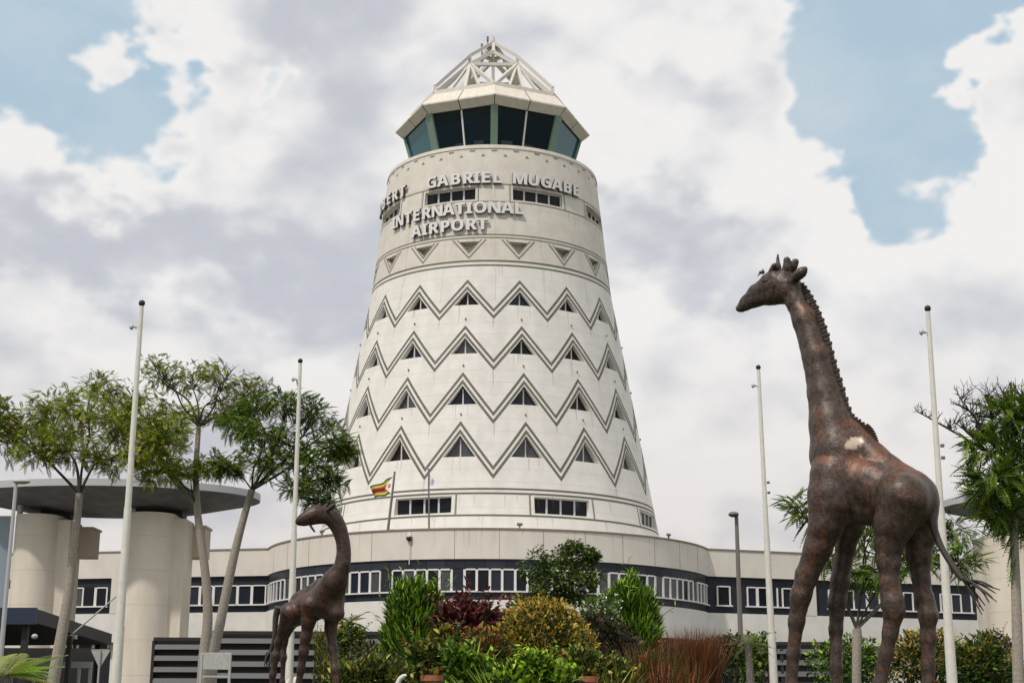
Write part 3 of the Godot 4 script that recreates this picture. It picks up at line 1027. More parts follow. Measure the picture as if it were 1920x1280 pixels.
# a straight wing: wall from p to q (seen from the front, left to right)
func wing(n: String, label: String, p: Vector3, q: Vector3, openings: Array, gwin: Array) -> void:
	var d := (q - p)
	var len := d.length()
	var t := thing(n, label, "building", p, atan2(-d.z, d.x))
	# local x along the wall, z towards the viewer
	var up := MB.new()
	up.box(Vector3(len / 2, 11.14, -0.15), Vector3(len, 1.72, 0.3))
	part("parapet", up, M.parapet, t)
	var cop := MB.new()
	cop.box(Vector3(len / 2, 12.03, -0.16), Vector3(len, 0.1, 0.42))
	part("coping", cop, M.coping, t)
	var roof := MB.new()
	roof.box(Vector3(len / 2, 11.0, -5.3), Vector3(len, 0.3, 10.0))
	part("roof", roof, M.parapet, t)
	var back := MB.new()
	back.box(Vector3(len / 2, 5.4, -10.2), Vector3(len, 10.8, 0.3))
	part("back_wall", back, M.parapet, t)
	var low := MB.new()
	low.box(Vector3(len / 2, 6.99, -0.15), Vector3(len, 1.88, 0.3))
	part("lower_wall", low, M.wall, t)
	var gr := MB.new()
	gr.box(Vector3(len / 2, 3.0, -0.75), Vector3(len, 6.1, 0.1))
	part("ground_floor_wall", gr, M.wall, t)
	var band := MB.new()
	band.box(Vector3(len / 2, 9.105, -0.27), Vector3(len, 2.35, 0.1))
	part("band_wall", band, M.band[0], t)
	for e in openings:                                          # [from, to, kind]: solid piece or windows
		if e[2] == "wall":
			var s := MB.new()
			s.box(Vector3((e[0] + e[1]) / 2, 9.105, -0.1), Vector3(e[1] - e[0], 2.35, 0.24))
			part("wall_pier", s, M.parapet, t)
			continue
		var count := int(round((e[1] - e[0]) / 0.92))
		var w: float = (e[1] - e[0]) / count
		var sl := MB.new()
		sl.box(Vector3((e[0] + e[1]) / 2, 8.41, -0.12), Vector3(e[1] - e[0] + 0.15, 0.09, 0.26))
		part("sill", sl, M.frame, t)
		for k in count:
			var win := Node3D.new()
			win.name = "window_%03d" % t.get_child_count()
			t.add_child(win)
			win.position = Vector3(e[0] + w * (k + 0.5), 0, -0.17)
			var g := MB.new()
			g.box(Vector3(0, 9.08, -0.02), Vector3(w - 0.02, 1.24, 0.03))
			part("pane", g, [M.glass, M.glass_blue, M.glass_blue, M.curtain][rng.randi() % 4], win)
			var f := MB.new()
			var fw := 0.09
			if k % 3 != 2:
				for sg in [-1.0, 1.0]: f.box(Vector3(sg * (w / 2 - fw / 2), 9.07, 0.03), Vector3(fw, 1.22, 0.08))
				f.box(Vector3(0, 9.66, 0.03), Vector3(w - 2 * fw - 0.004, 0.08, 0.08))
			else:
				f.box(Vector3(w / 2 - fw / 2, 9.07, 0.03), Vector3(fw, 1.22, 0.08))
			part("frame", f, M.frame, win)
	for e in gwin:
		var count := maxi(2, int(round((e[1] - e[0]) / 1.3)))
		var w: float = (e[1] - e[0]) / count
		for k in count:
			var win := Node3D.new()
			win.name = "ground_window_%03d" % t.get_child_count()
			t.add_child(win)
			win.position = Vector3(e[0] + w * (k + 0.5), 0, -0.7)
			var g := MB.new()
			g.box(Vector3(0, 5.35, 0.02), Vector3(w - 0.02, 1.3, 0.04))
			part("pane", g, M.glass, win)
			var f := MB.new()
			for sg in [-1.0, 1.0]: f.box(Vector3(sg * (w / 2 - 0.05), 5.35, 0.06), Vector3(0.1, 1.3, 0.06))
			f.box(Vector3(0, 4.74, 0.06), Vector3(w - 0.22, 0.09, 0.06))
			part("frame", f, M.frame, win)

func build_wings() -> void:
	rng.seed = 23
	var lp := Vector3(-46.0, 0, -102.7)
	var lq := Vector3(-15.7, 0, -96.2)
	wing("terminal_wing", "long cream terminal wing with dark window band left of the round building", lp, lq,
		[[13.6, 15.4, "wall"], [19.6, 24.3, "wall"], [15.8, 19.3, "windows"], [25.0, 26.9, "windows"], [26.9, 28.6, "windows"], [28.6, 30.6, "windows"], [9.0, 13.0, "windows"], [0.5, 7.0, "windows"]].filter(func(e): return e[1] - e[0] > 0.5), [[2.0, 13.0], [16.0, 19.4], [25.6, 29.0]])
	var rp := Vector3(12.6, 0, -95.4)
	var rq := Vector3(45.0, 0, -106.6)
	wing("terminal_wing", "long cream terminal wing with dark window band right of the round building", rp, rq,
		[[0.9, 1.9, "windows"], [3.1, 5.4, "windows"], [5.7, 7.2, "windows"], [7.3, 8.2, "wall"], [9.2, 13.2, "windows"], [14.2, 17.5, "windows"], [18.0, 20.6, "windows"], [21.0, 30.0, "wall"]], [[5.0, 7.2], [8.6, 13.0], [18.4, 20.6]])

func build_porticos() -> void:
	portico("left", Vector3(-22.6, 0, -81.6), 13.15, 8.4, 5.4, [[-26.1, -80.3, 1.22, 12.05], [-19.9, -80.3, 1.36, 12.15]], "left")
	portico("right", Vector3(32.8, 0, -84.5), 13.3, 7.6, 5.4, [[28.6, -83.2, 1.6, 11.5], [34.6, -83.2, 1.6, 11.7]], "right")

func portico(side: String, c: Vector3, h: float, ax: float, az: float, cols: Array, word: String) -> void:
	var t := thing("entrance_canopy", "flat grey oval canopy roof over cream columns at the far %s" % word, "canopy", c)
	var edge := MB.new()
	var under := MB.new()
	var top := MB.new()
	var seg := 64
	for k in seg:
		var a0 := TAU * k / seg
		var a1 := TAU * (k + 1) / seg
		var d0 := Vector3(ax * cos(a0), 0, az * sin(a0))
		var d1 := Vector3(ax * cos(a1), 0, az * sin(a1))
		var n0 := Vector3(cos(a0) / ax, 0, sin(a0) / az).normalized()
		var n1 := Vector3(cos(a1) / ax, 0, sin(a1) / az).normalized()
		var y := Vector3.UP * h
		var ye := Vector3.UP * (h + 0.38)
		edge.squad(d0 + y, d1 + y, d1 + ye, d0 + ye, n0, n1, n1, n0)
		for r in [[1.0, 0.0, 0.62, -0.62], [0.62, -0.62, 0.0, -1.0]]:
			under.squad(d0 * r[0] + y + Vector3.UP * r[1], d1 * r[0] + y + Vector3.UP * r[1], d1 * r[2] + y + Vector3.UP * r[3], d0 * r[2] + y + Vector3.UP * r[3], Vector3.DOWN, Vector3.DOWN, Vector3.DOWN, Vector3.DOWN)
		top.stri(d0 + ye, d1 + ye, Vector3.UP * (h + 0.95), Vector3(n0.x, 3, n0.z).normalized(), Vector3(n1.x, 3, n1.z).normalized(), Vector3.UP)
	if side == "left":
		var sg := MB.new()
		sg.box(Vector3(-6.1, 6.0, 1.6), Vector3(2.6, 12.0, 0.3))
		part("side_glass", sg, M.side_glass, t)
	part("roof_edge", edge, M.disc_edge, t)
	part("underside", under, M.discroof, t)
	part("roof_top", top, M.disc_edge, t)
	for e in cols:
		var p := Vector3(e[0], 0, e[1]) - c
		var s := MB.new()
		s.lathe([Vector2(e[2], 0), Vector2(e[2], e[3])], -100, 100, 28, p)
		s.lathe([Vector2(e[2], e[3]), Vector2(0.01, e[3])], -100, 100, 28, p)
		s.box(p + Vector3(0, e[3] / 2, -1.25), Vector3(e[2] * 1.96, e[3], 2.0))
		s.box(p + Vector3(e[2] + 0.28, (e[3] - 0.25) / 2, -0.75), Vector3(0.70, e[3] - 0.25, 2.2))
		part("column", s, M.column, t)
		var j := MB.new()
		for k in 6:
			j.lathe([Vector2(e[2] + 0.004, 1.6 + k * 1.85), Vector2(e[2] + 0.004, 1.625 + k * 1.85)], -100, 100, 28, p)
		part("column_joints", j, M.soffit, t).set_meta("kind", "stuff")
		var n := MB.new()
		n.box(p + Vector3(0.7, (e[3] + h - 0.3) / 2, -1.2), Vector3(1.7, h - 0.3 - e[3], 1.2))
		part("neck", n, M.black, t)
		var st := MB.new()
		st.tube([p + Vector3(-0.9, e[3] - 0.1, 0.6), p + Vector3(-0.9, h - 0.1, 0.6)], [0.16, 0.16], 10)
		part("strut", st, M.disc_edge, t)
		var bx := MB.new()
		bx.box(p + Vector3(e[2] + 0.8, (e[3] - 0.5 + 10.0) / 2, -2.4), Vector3(1.0, e[3] - 0.5 - 10.0, 1.6))
		bx.box(p + Vector3(e[2] + 0.8, e[3] - 0.45, -2.4), Vector3(1.15, 0.12, 1.8))
		part("duct_box", bx, M.soffit, t)

# ---------------------------------------------------------------- forecourt: screens, shelter, signs, van
func build_forecourt() -> void:
	louvre(at(288, 1207, 70.0), at(384, 1207, 70.0), 5.0, "dark louvred screen of grey slats left of the sign board")
	louvre(at(398, 1199, 68.0), at(760, 1199, 68.0), 5.2, "dark louvred screen of grey slats behind the small giraffe")
	louvre(at(1330, 1212, 70.0), at(1600, 1212, 70.0), 4.9, "dark louvred screen of grey slats behind the right lamp post")
	# dark shelter at the left edge
	var t := thing("shade_shelter", "black flat-roofed shelter with navy front edge at the lower left", "shelter")
	var h := 4.2
	var a := at(66, 1186, 45.0); a.y = h
	var b := at(207, 1222, 59.5); b.y = h
	var c := Vector3(-34.0, h, -64.0)
	var d := Vector3(-36.0, h, -45.6)
	var roof := MB.new()
	var up := Vector3.UP * 0.42
	roof.quad(d + up, a + up, b + up, c + up)
	roof.quad(c, b, a, d)
	roof.quad(a, b, b + up, a + up); roof.quad(b, c, c + up, b + up); roof.quad(c, d, d + up, c + up)
	part("roof", roof, M.black, t)
	var fa := MB.new()
	fa.bar(d + up * 0.5 + Vector3(0, 0, 0.04), a + up * 0.5 + Vector3(0, 0, 0.04), 0.08, 0.5)
	part("fascia", fa, M.navy, t)
	for e in [[a, 0.3], [b, 0.3], [c, 0.3], [d, 0.3]]:
		var p := MB.new()
		var q: Vector3 = e[0] + (Vector3(-27, h, -54) - e[0]).normalized() * 0.5
		p.box(Vector3(q.x, h / 2, q.z), Vector3(0.18, h, 0.18))
		part("post", p, M.black, t)
	var back := MB.new()
	back.box(Vector3(-27.0, 2.1, -63.0), Vector3(20.0, 4.2, 0.2))
	part("back_screen", back, M.black, t)
	var l := MB.new()
	l.ball(at(64, 1193, 44.6), Vector3(0.1, 0.08, 0.1), 6, 8)
	part("lamp", l, M.disc_edge, t)
	var l2 := MB.new()
	l2.box(at(133, 1194, 51.0), Vector3(0.35, 0.14, 0.2))
	part("lamp", l2, M.disc_edge, t)
	# railing gate under the shelter
	var g := thing("railing_gate", "grey metal railing with a wide top rail under the black shelter", "railing", Vector3.ZERO)
	var ga := at(20, 1246, 54.0)
	var gb := at(172, 1246, 54.0)
	var r := MB.new()
	r.box((ga + gb) / 2.0, Vector3(gb.x - ga.x, 0.22, 0.1))
	part("top_rail", r, M.sign_back, g)
	var r2 := MB.new()
	r2.box(Vector3((ga.x + gb.x) / 2, 1.0, ga.z), Vector3(gb.x - ga.x, 0.1, 0.08))
	part("bottom_rail", r2, M.sign_back, g)
	for k in 8:
		var p := MB.new()
		var x := lerpf(ga.x + 0.05, gb.x - 0.05, k / 7.0)
		p.box(Vector3(x, ga.y / 2 - 0.06, ga.z), Vector3(0.1, ga.y - 0.12, 0.08))
		part("baluster", p, M.sign_back, g)
	# barrier boom, raised
	var boom := thing("barrier_boom", "thin raised white barrier boom in front of the left wing", "barrier", at(131, 1192, 50.0))
	var bo := MB.new()
	var b0 := at(131, 1192, 50.0)
	bo.tube([Vector3.ZERO, at(217, 1118, 50.0) - b0], [0.032, 0.025], 8)
	part("arm", bo, M.sign_back, boom)
	var bp := MB.new()
	bp.box(Vector3(0, -b0.y / 2 + 0.05, 0), Vector3(0.16, b0.y - 0.1, 0.16), Basis(), 0.02)
	part("post", bp, M.black, boom)
	# back of a give-way sign
	var yp := at(188, 1218, 48.0)
	var y := thing("traffic_sign", "grey back of a triangular give way sign beside the left flagpole", "road sign", Vector3(yp.x, 0, yp.z))
	var tri := MB.new()
	var hw := 0.30
	for z in [0.0, -0.02]:
		var pa := Vector3(-hw, yp.y, z)
		var pb := Vector3(hw, yp.y, z)
		var pc := Vector3(0, yp.y - 0.56, z)
		if z == 0.0: tri.tri(pa, pc, pb)
		else: tri.tri(pa, pb, pc)
	tri.bar(Vector3(-hw, yp.y, -0.01), Vector3(hw, yp.y, -0.01), 0.03, 0.03)
	tri.bar(Vector3(-hw, yp.y, -0.01), Vector3(0, yp.y - 0.56, -0.01), 0.03, 0.03)
	tri.bar(Vector3(hw, yp.y, -0.01), Vector3(0, yp.y - 0.56, -0.01), 0.03, 0.03)
	part("plate", tri, M.sign_back, y)
	var yo := MB.new()
	yo.tube([Vector3(0, 0.3, 0.05), Vector3(0, yp.y, 0.05)], [0.035, 0.035], 8)
	part("post", yo, M.galv, y)
	# back of a board sign on two posts
	var sp := at(405, 1224, 26.0)
	var s := thing("board_sign", "grey back of a board sign on two posts before the leaning trunks", "sign", Vector3(sp.x, 0, sp.z))
	var bd := MB.new()
	bd.box(Vector3(0, sp.y - 0.14, 0), Vector3(0.46, 0.29, 0.025), Basis(), 0.006)
	part("board", bd, M.sign_back, s)
	for sg in [-1.0, 1.0]:
		var p := MB.new()
		p.box(Vector3(sg * 0.25, sp.y / 2 + 0.5, 0), Vector3(0.045, sp.y - 1.0, 0.05), Basis(), 0.008)
		part("post", p, M.galv, s)
	var cr := MB.new()
	cr.box(Vector3(0, sp.y - 0.40, 0), Vector3(0.455, 0.03, 0.03))
	part("crossbar", cr, M.galv, s)
	# turquoise minibus behind the right-hand bushes
	var vp := at(1960, 1262, 46.0)
	var van := thing("minibus", "turquoise minibus half hidden behind the bushes at the right edge", "minibus", Vector3(vp.x, 0.75, vp.z))
	var body := MB.new()
	body.box(Vector3(0, 0.95, 0), Vector3(4.2, 1.15, 1.8), Basis(), 0.12)
	part("body", body, plain(0.10, 0.36, 0.40, 0.3), van)
	var cabn := MB.new()
	cabn.box(Vector3(0.1, 1.85, 0), Vector3(3.8, 0.7, 1.66), Basis(), 0.1)
	part("window_band", cabn, M.glass, van)
	var rf := MB.new()
	rf.box(Vector3(0.1, 2.26, 0), Vector3(3.9, 0.14, 1.7), Basis(), 0.05)
	part("roof", rf, M.disc_edge, van)
	for e in [[-1.3, 0.95], [1.3, 0.95], [-1.3, -0.95], [1.3, -0.95]]:
		var w := MB.new()
		w.tube([Vector3(e[0], 0.35, e[1] - 0.1), Vector3(e[0], 0.35, e[1] + 0.1)], [0.34, 0.34], 16)
		part("wheel", w, M.black, van)

func louvre(a: Vector3, b: Vector3, top: float, label: String) -> void:
	var t := thing("louvre_screen", label, "screen", Vector3(a.x, 0, a.z))
	var w := b.x - a.x
	var back := MB.new()
	back.box(Vector3(w / 2, top / 2, -0.35), Vector3(w, top, 0.1))
	part("backing", back, M.black, t)
	var fr := MB.new()
	fr.box(Vector3(w / 2, top - 0.08, 0.0), Vector3(w, 0.16, 0.3))
	part("top_rail", fr, M.black, t)
	var posts := maxi(2, int(w / 2.6) + 1)
	for k in posts:
		var p := MB.new()
		p.box(Vector3(w * k / (posts - 1), (top - 0.16) / 2, -0.06), Vector3(0.14, top - 0.16, 0.3))
		part("post", p, M.black, t)
	for k in int(top / 0.52):
		var s := MB.new()
		s.box(Vector3(w / 2, top - 0.44 - 0.52 * k, 0.08), Vector3(w - 0.15, 0.25, 0.03), Basis(Vector3.RIGHT, -0.35))
		part("slat", s, M.slat, t)

# ---------------------------------------------------------------- flagpoles and street lamps
func build_poles() -> void:
	var where := [
		[216.5, 1280, 265, 574, 22.0, 0.082, "tall white flagpole with black ball top, leftmost of the four"],
		[541, 1280, 562.5, 681, 29.0, 0.084, "white flagpole with black ball top rising behind the small giraffe"],
		[1451.5, 1280, 1422.5, 693, 29.0, 0.084, "white flagpole with black ball top left of the large giraffe's front legs"],
		[1786, 1280, 1740.5, 584, 22.0, 0.082, "tall white flagpole with black ball top right of the large giraffe"]]
	for e in where:
		var p0 := at(e[0], e[1], e[4])
		var p1 := at(e[2], e[3], e[4])
		var dir := (p1 - p0).normalized()
		p0 -= dir * 0.6
		var t := thing("flagpole", e[6], "flagpole", p0, 0.0, "tall white flagpoles in the garden")
		var l := (p1 - p0).length()
		var s := MB.new()
		s.tube([Vector3.ZERO, dir * l * 0.22, dir * l * 0.225, dir * l * 0.5, dir * l * 0.505, dir * l], [e[5], e[5] * 0.9, e[5] * 0.8, e[5] * 0.68, e[5] * 0.6, e[5] * 0.42], 20)
		part("shaft", s, M.pole, t)
		var f := MB.new()
		f.ball(dir * (l + 0.05), Vector3.ONE * 0.052, 8, 12)
		part("finial", f, M.black, t)
		var tr := MB.new()
		tr.tube([dir * (l - 0.35) + Vector3(-0.05, 0, 0.02), dir * (l - 0.34) + Vector3(-0.13, 0.02, 0.02)], [0.02, 0.02], 6)
		tr.ball(dir * (l - 0.34) + Vector3(-0.13, 0, 0.02), Vector3(0.035, 0.05, 0.03), 6, 8)
		part("pulley", tr, M.galv, t)
		for k in 2:
			var cl := MB.new()
			cl.box(dir * (l * (0.66 - 0.03 * k)) + Vector3(0.085, 0, 0.01), Vector3(0.06, 0.05, 0.04), Basis(), 0.008)
			part("cleat", cl, M.lamp_pole, t)
	for e in [[1392, 1280, 1384, 966, 38.0, -0.5, "dark street lamp with a small flat head left of the right inner flagpole"], [-4, 1280, 7, 905, 42.0, 0.5, "grey street lamp with a flat oval head at the far left edge"]]:
		var p0 := at(e[0], e[1], e[4])
		var p1 := at(e[2], e[3], e[4])
		var t := thing("street_lamp", e[6], "street lamp", Vector3(p0.x, 0, p0.z))
		var s := MB.new()
		s.tube([Vector3.ZERO, Vector3(0, p0.y, 0) , Vector3(0, p1.y * 0.6, 0), Vector3(0, p1.y, 0)], [0.085, 0.075, 0.065, 0.05], 12)
		part("pole", s, M.lamp_pole if e[5] < 0 else M.galv, t)
		var hd := MB.new()
		if e[5] < 0:
			hd.ball(Vector3(-0.08, p1.y + 0.02, 0.05), Vector3(0.14, 0.075, 0.17), 8, 14)
		else:
			hd.ball(Vector3(0.16, p1.y + 0.04, 0), Vector3(0.26, 0.075, 0.15), 8, 14)
		part("lamp_head", hd, M.lamp_pole if e[5] < 0 else M.sign_back, t)

# ---------------------------------------------------------------- leaves
func frond_mesh(pairs: int, leaf_len: float, leaf_w: float, droop: float) -> ArrayMesh:      # unit length along +x
	var b := MB.new()
	for i in pairs + 1:
		var t := (i + 0.7) / (pairs + 0.7)
		var p := Vector3(t, -droop * t * t, 0)
		for sg in [-1.0, 1.0]:
			var l := leaf_len * sin(PI * clampf(0.18 + 0.72 * t, 0, 1))
			var d := Vector3(0.5, -0.28, sg).normalized() * l
			if i == pairs: d = Vector3(1, -0.5, 0.35 * sg).normalized() * l
			var w := Vector3(leaf_w, 0, 0)
			b.tri(p, p + d * 0.5 + w, p + d)
			b.tri(p, p + d, p + d * 0.5 - w)
	b.tri(Vector3.ZERO, Vector3(0.5, -droop * 0.25, 0.008), Vector3(1, -droop, 0))
	b.tri(Vector3(0, -0.012, 0), Vector3(1, -droop, 0), Vector3(0.5, -droop * 0.25, -0.008))
	return b.mesh()

func leaf_mesh(w: float, fold: float, droop := 0.12) -> ArrayMesh:                            # unit length along +x
	var b := MB.new()
	var p := [Vector3.ZERO, Vector3(0.3, -droop * 0.1, 0), Vector3(0.65, -droop * 0.45, 0), Vector3(1, -droop, 0)]
	for sg in [-1.0, 1.0]:
		var q1 := Vector3(0.3, fold * w, sg * w)
		var q2 := Vector3(0.65, fold * w * 0.8 - droop * 0.4, sg * w * 0.8)
		for f in [[p[0], q1, p[1]], [p[1], q1, q2], [p[1], q2, p[2]], [p[2], q2, p[3]]]:
			if sg > 0: b.tri(f[0], f[1], f[2])
			else: b.tri(f[0], f[2], f[1])
	return b.mesh()

func blade_mesh(w: float, bend: float) -> ArrayMesh:                                          # unit length along +x
	var b := MB.new()
	var n := 4
	for i in n:
		var t0 := float(i) / n
		var t1 := float(i + 1) / n
		var a := Vector3(t0, -bend * t0 * t0, 0)
		var d := Vector3(t1, -bend * t1 * t1, 0)
		var w0 := w * (1.0 - t0 * t0) * (0.4 + 0.6 * minf(1, t0 * 4))
		var w1 := w * (1.0 - t1 * t1)
		b.quad(a + Vector3(0, 0, w0), a - Vector3(0, 0, w0), d - Vector3(0, 0, w1), d + Vector3(0, 0, w1))
	return b.mesh()

func aim(dir: Vector3, size: float, roll: float) -> Basis:
	var x := dir.normalized()
	var y := Vector3.UP - x * x.dot(Vector3.UP)
	if y.length() < 0.05: y = Vector3(0, 0, 1)
	y = y.normalized()
	y = y.rotated(x, roll)
	return Basis(x, y, x.cross(y)).scaled(Vector3.ONE * size)

func scatter(n: String, mesh: Mesh, list: Array, parent: Node, mat: Material = null) -> MultiMeshInstance3D:      # list of [Transform3D, Color]
	var mm := MultiMesh.new()
	mm.transform_format = MultiMesh.TRANSFORM_3D
	mm.use_colors = true
	mm.mesh = mesh
	mm.instance_count = list.size()
	for i in list.size():
		mm.set_instance_transform(i, list[i][0])
		mm.set_instance_color(i, list[i][1])
	var o := MultiMeshInstance3D.new()
	o.multimesh = mm
	o.material_override = mat if mat else M.leaf
	o.name = n
	parent.add_child(o, true)
	return o

func rdir() -> Vector3:
	var v := Vector3(rng.randf_range(-1, 1), rng.randf_range(-1, 1), rng.randf_range(-1, 1))
	while v.length() > 1.0 or v.length() < 0.05:
		v = Vector3(rng.randf_range(-1, 1), rng.randf_range(-1, 1), rng.randf_range(-1, 1))
	return v.normalized()

func pick(pal: Array) -> Color:
	var c: Color = pal[rng.randi() % pal.size()]
	var k := rng.randf_range(0.75, 1.25)
	return Color(c.r * k, c.g * k * rng.randf_range(0.94, 1.06), c.b * k)

# ---------------------------------------------------------------- trees
# clumps: [px, py, radius px, depth offset]; trunk: [px, py, width px]
func tree(n: String, label: String, depth: float, trunk: Array, fork: int, clumps: Array, fronds: int, size: float, pal: Array, bark: Material, mesh: Mesh, bare := [], extra := []) -> void:
	var base := at(trunk[0][0], trunk[0][1], depth)
	var ground := hump(base.x, base.z)
	var t := thing(n, label, "tree", Vector3(base.x, ground, base.z))
	var o := t.position
	var pts := [Vector3(0, -0.1, 0)]
	var rr := [trunk[0][2] * depth / 2727.0 * 0.56]
	for e in trunk:
		pts.append(at(e[0], e[1], depth) - o)
		rr.append(e[2] * depth / 2727.0 * 0.5)
	if pts[1].y < 0.05: pts.remove_at(0); rr.remove_at(0)
	var tb := MB.new()
	tb.tube(smooth_path(pts, 4), smooth_path(rr, 4), 12)
	part("trunk", tb, bark, t)
	var leaves := []
	var all_twigs := MB.new()
	var px := depth / 2727.0
	var limbs := []
	for group in [[clumps, true], [bare, false]]:
		for c in group[0]:
			var f: Vector3 = pts[clampi((c[4] if c.size() > 4 else fork) + (0 if pts.size() > trunk.size() else -1), 0, pts.size() - 1)]
			var e: Vector3 = at(c[0], c[1], depth - c[3]) - o
			if limbs.size() >= 4 and group[1]:                              # later limbs branch off the nearest earlier one
				var near = null
				for l in limbs:
					if l[2].distance_to(e) < f.distance_to(e) * 0.95 and (near == null or l[2].distance_to(e) < near[2].distance_to(e)): near = l
				if near != null: f = (near[0] as Vector3).lerp(near[1], rng.randf_range(0.0, 0.9))
			var R: float = c[2] * px
			var len := f.distance_to(e)
			var m1 := f.lerp(e, 0.35) + Vector3(rng.randf_range(-1, 1), rng.randf_range(-0.2, 1.1), rng.randf_range(-1, 1)) * len * 0.07
			var m2 := f.lerp(e, 0.7) + Vector3(rng.randf_range(-1, 1), rng.randf_range(-0.3, 1.0), rng.randf_range(-1, 1)) * len * 0.06
			limbs.append([m1, m2, e])
			var lb := MB.new()
			var r0 := clampf(len * 0.012 + 0.012, 0.016, 0.06)
			lb.tube(smooth_path([f, m1, m2, e], 4), smooth_path([r0, r0 * 0.75, r0 * 0.5, r0 * 0.25], 4), 7)
			part("limb", lb, M.twig if r0 < 0.05 else M.bark, t)
			var twigs := 12 if group[1] else 22
			var ends := [e]
			for k in twigs:
				var s: Vector3 = m2.lerp(e, rng.randf_range(0.2, 1.0))
				if not group[1]: s = m1.lerp(e, rng.randf_range(0.4, 1.0))
				var d := rdir()
				d.y = d.y * 0.55 + 0.25
				var q := e + d * R * rng.randf_range(0.45, 0.95)
				if not group[1]:
					q = s + (Vector3(d.x, absf(d.y) * 1.3 + 0.35, d.z)).normalized() * R * rng.randf_range(0.35, 0.9)
				var mid := s.lerp(q, 0.5) + rdir() * R * 0.08
				all_twigs.tube([s, mid, q], [0.012, 0.009, 0.004], 4, false)
				if not group[1]:
					for z in 3:
						var q2 := mid.lerp(q, rng.randf()) 
						all_twigs.tube([q2, q2 + (rdir() + Vector3.UP * 0.6) * R * 0.25], [0.006, 0.003], 3, false)
				ends.append(q)
			if not group[1]: continue
			for k in fronds:
				var d := rdir()
				var p: Vector3
				if rng.randf() < 0.7:
					p = ends[rng.randi() % ends.size()] + rdir() * R * 0.26
				else:
					p = e + Vector3(d.x, d.y * 0.5, d.z) * R * rng.randf_range(0.3, 0.95)
				var out := (p - e)
				out.y *= 0.5
				var dir := (out.normalized() * 0.9 + rdir() * 0.95 + Vector3(0, -0.10, 0)).normalized()
				dir.y = clampf(dir.y, -0.75, 0.5)
				leaves.append([Transform3D(aim(dir, size * rng.randf_range(0.5, 1.35), rng.randf_range(-0.5, 0.5)), p), pick(pal)])
	for e in extra:                                             # single fronds that stand clear of the crown: from, to
		var p0 := at(e[0], e[1], depth) - o
		var p1 := at(e[2], e[3], depth - 0.1) - o
		leaves.append([Transform3D(aim(p1 - p0, (p1 - p0).length(), rng.randf_range(-0.3, 0.3)), p0), pick(pal)])
	part("twigs", all_twigs, M.twig, t).set_meta("kind", "stuff")
	scatter("crown", mesh, leaves, t).set_meta("kind", "stuff")

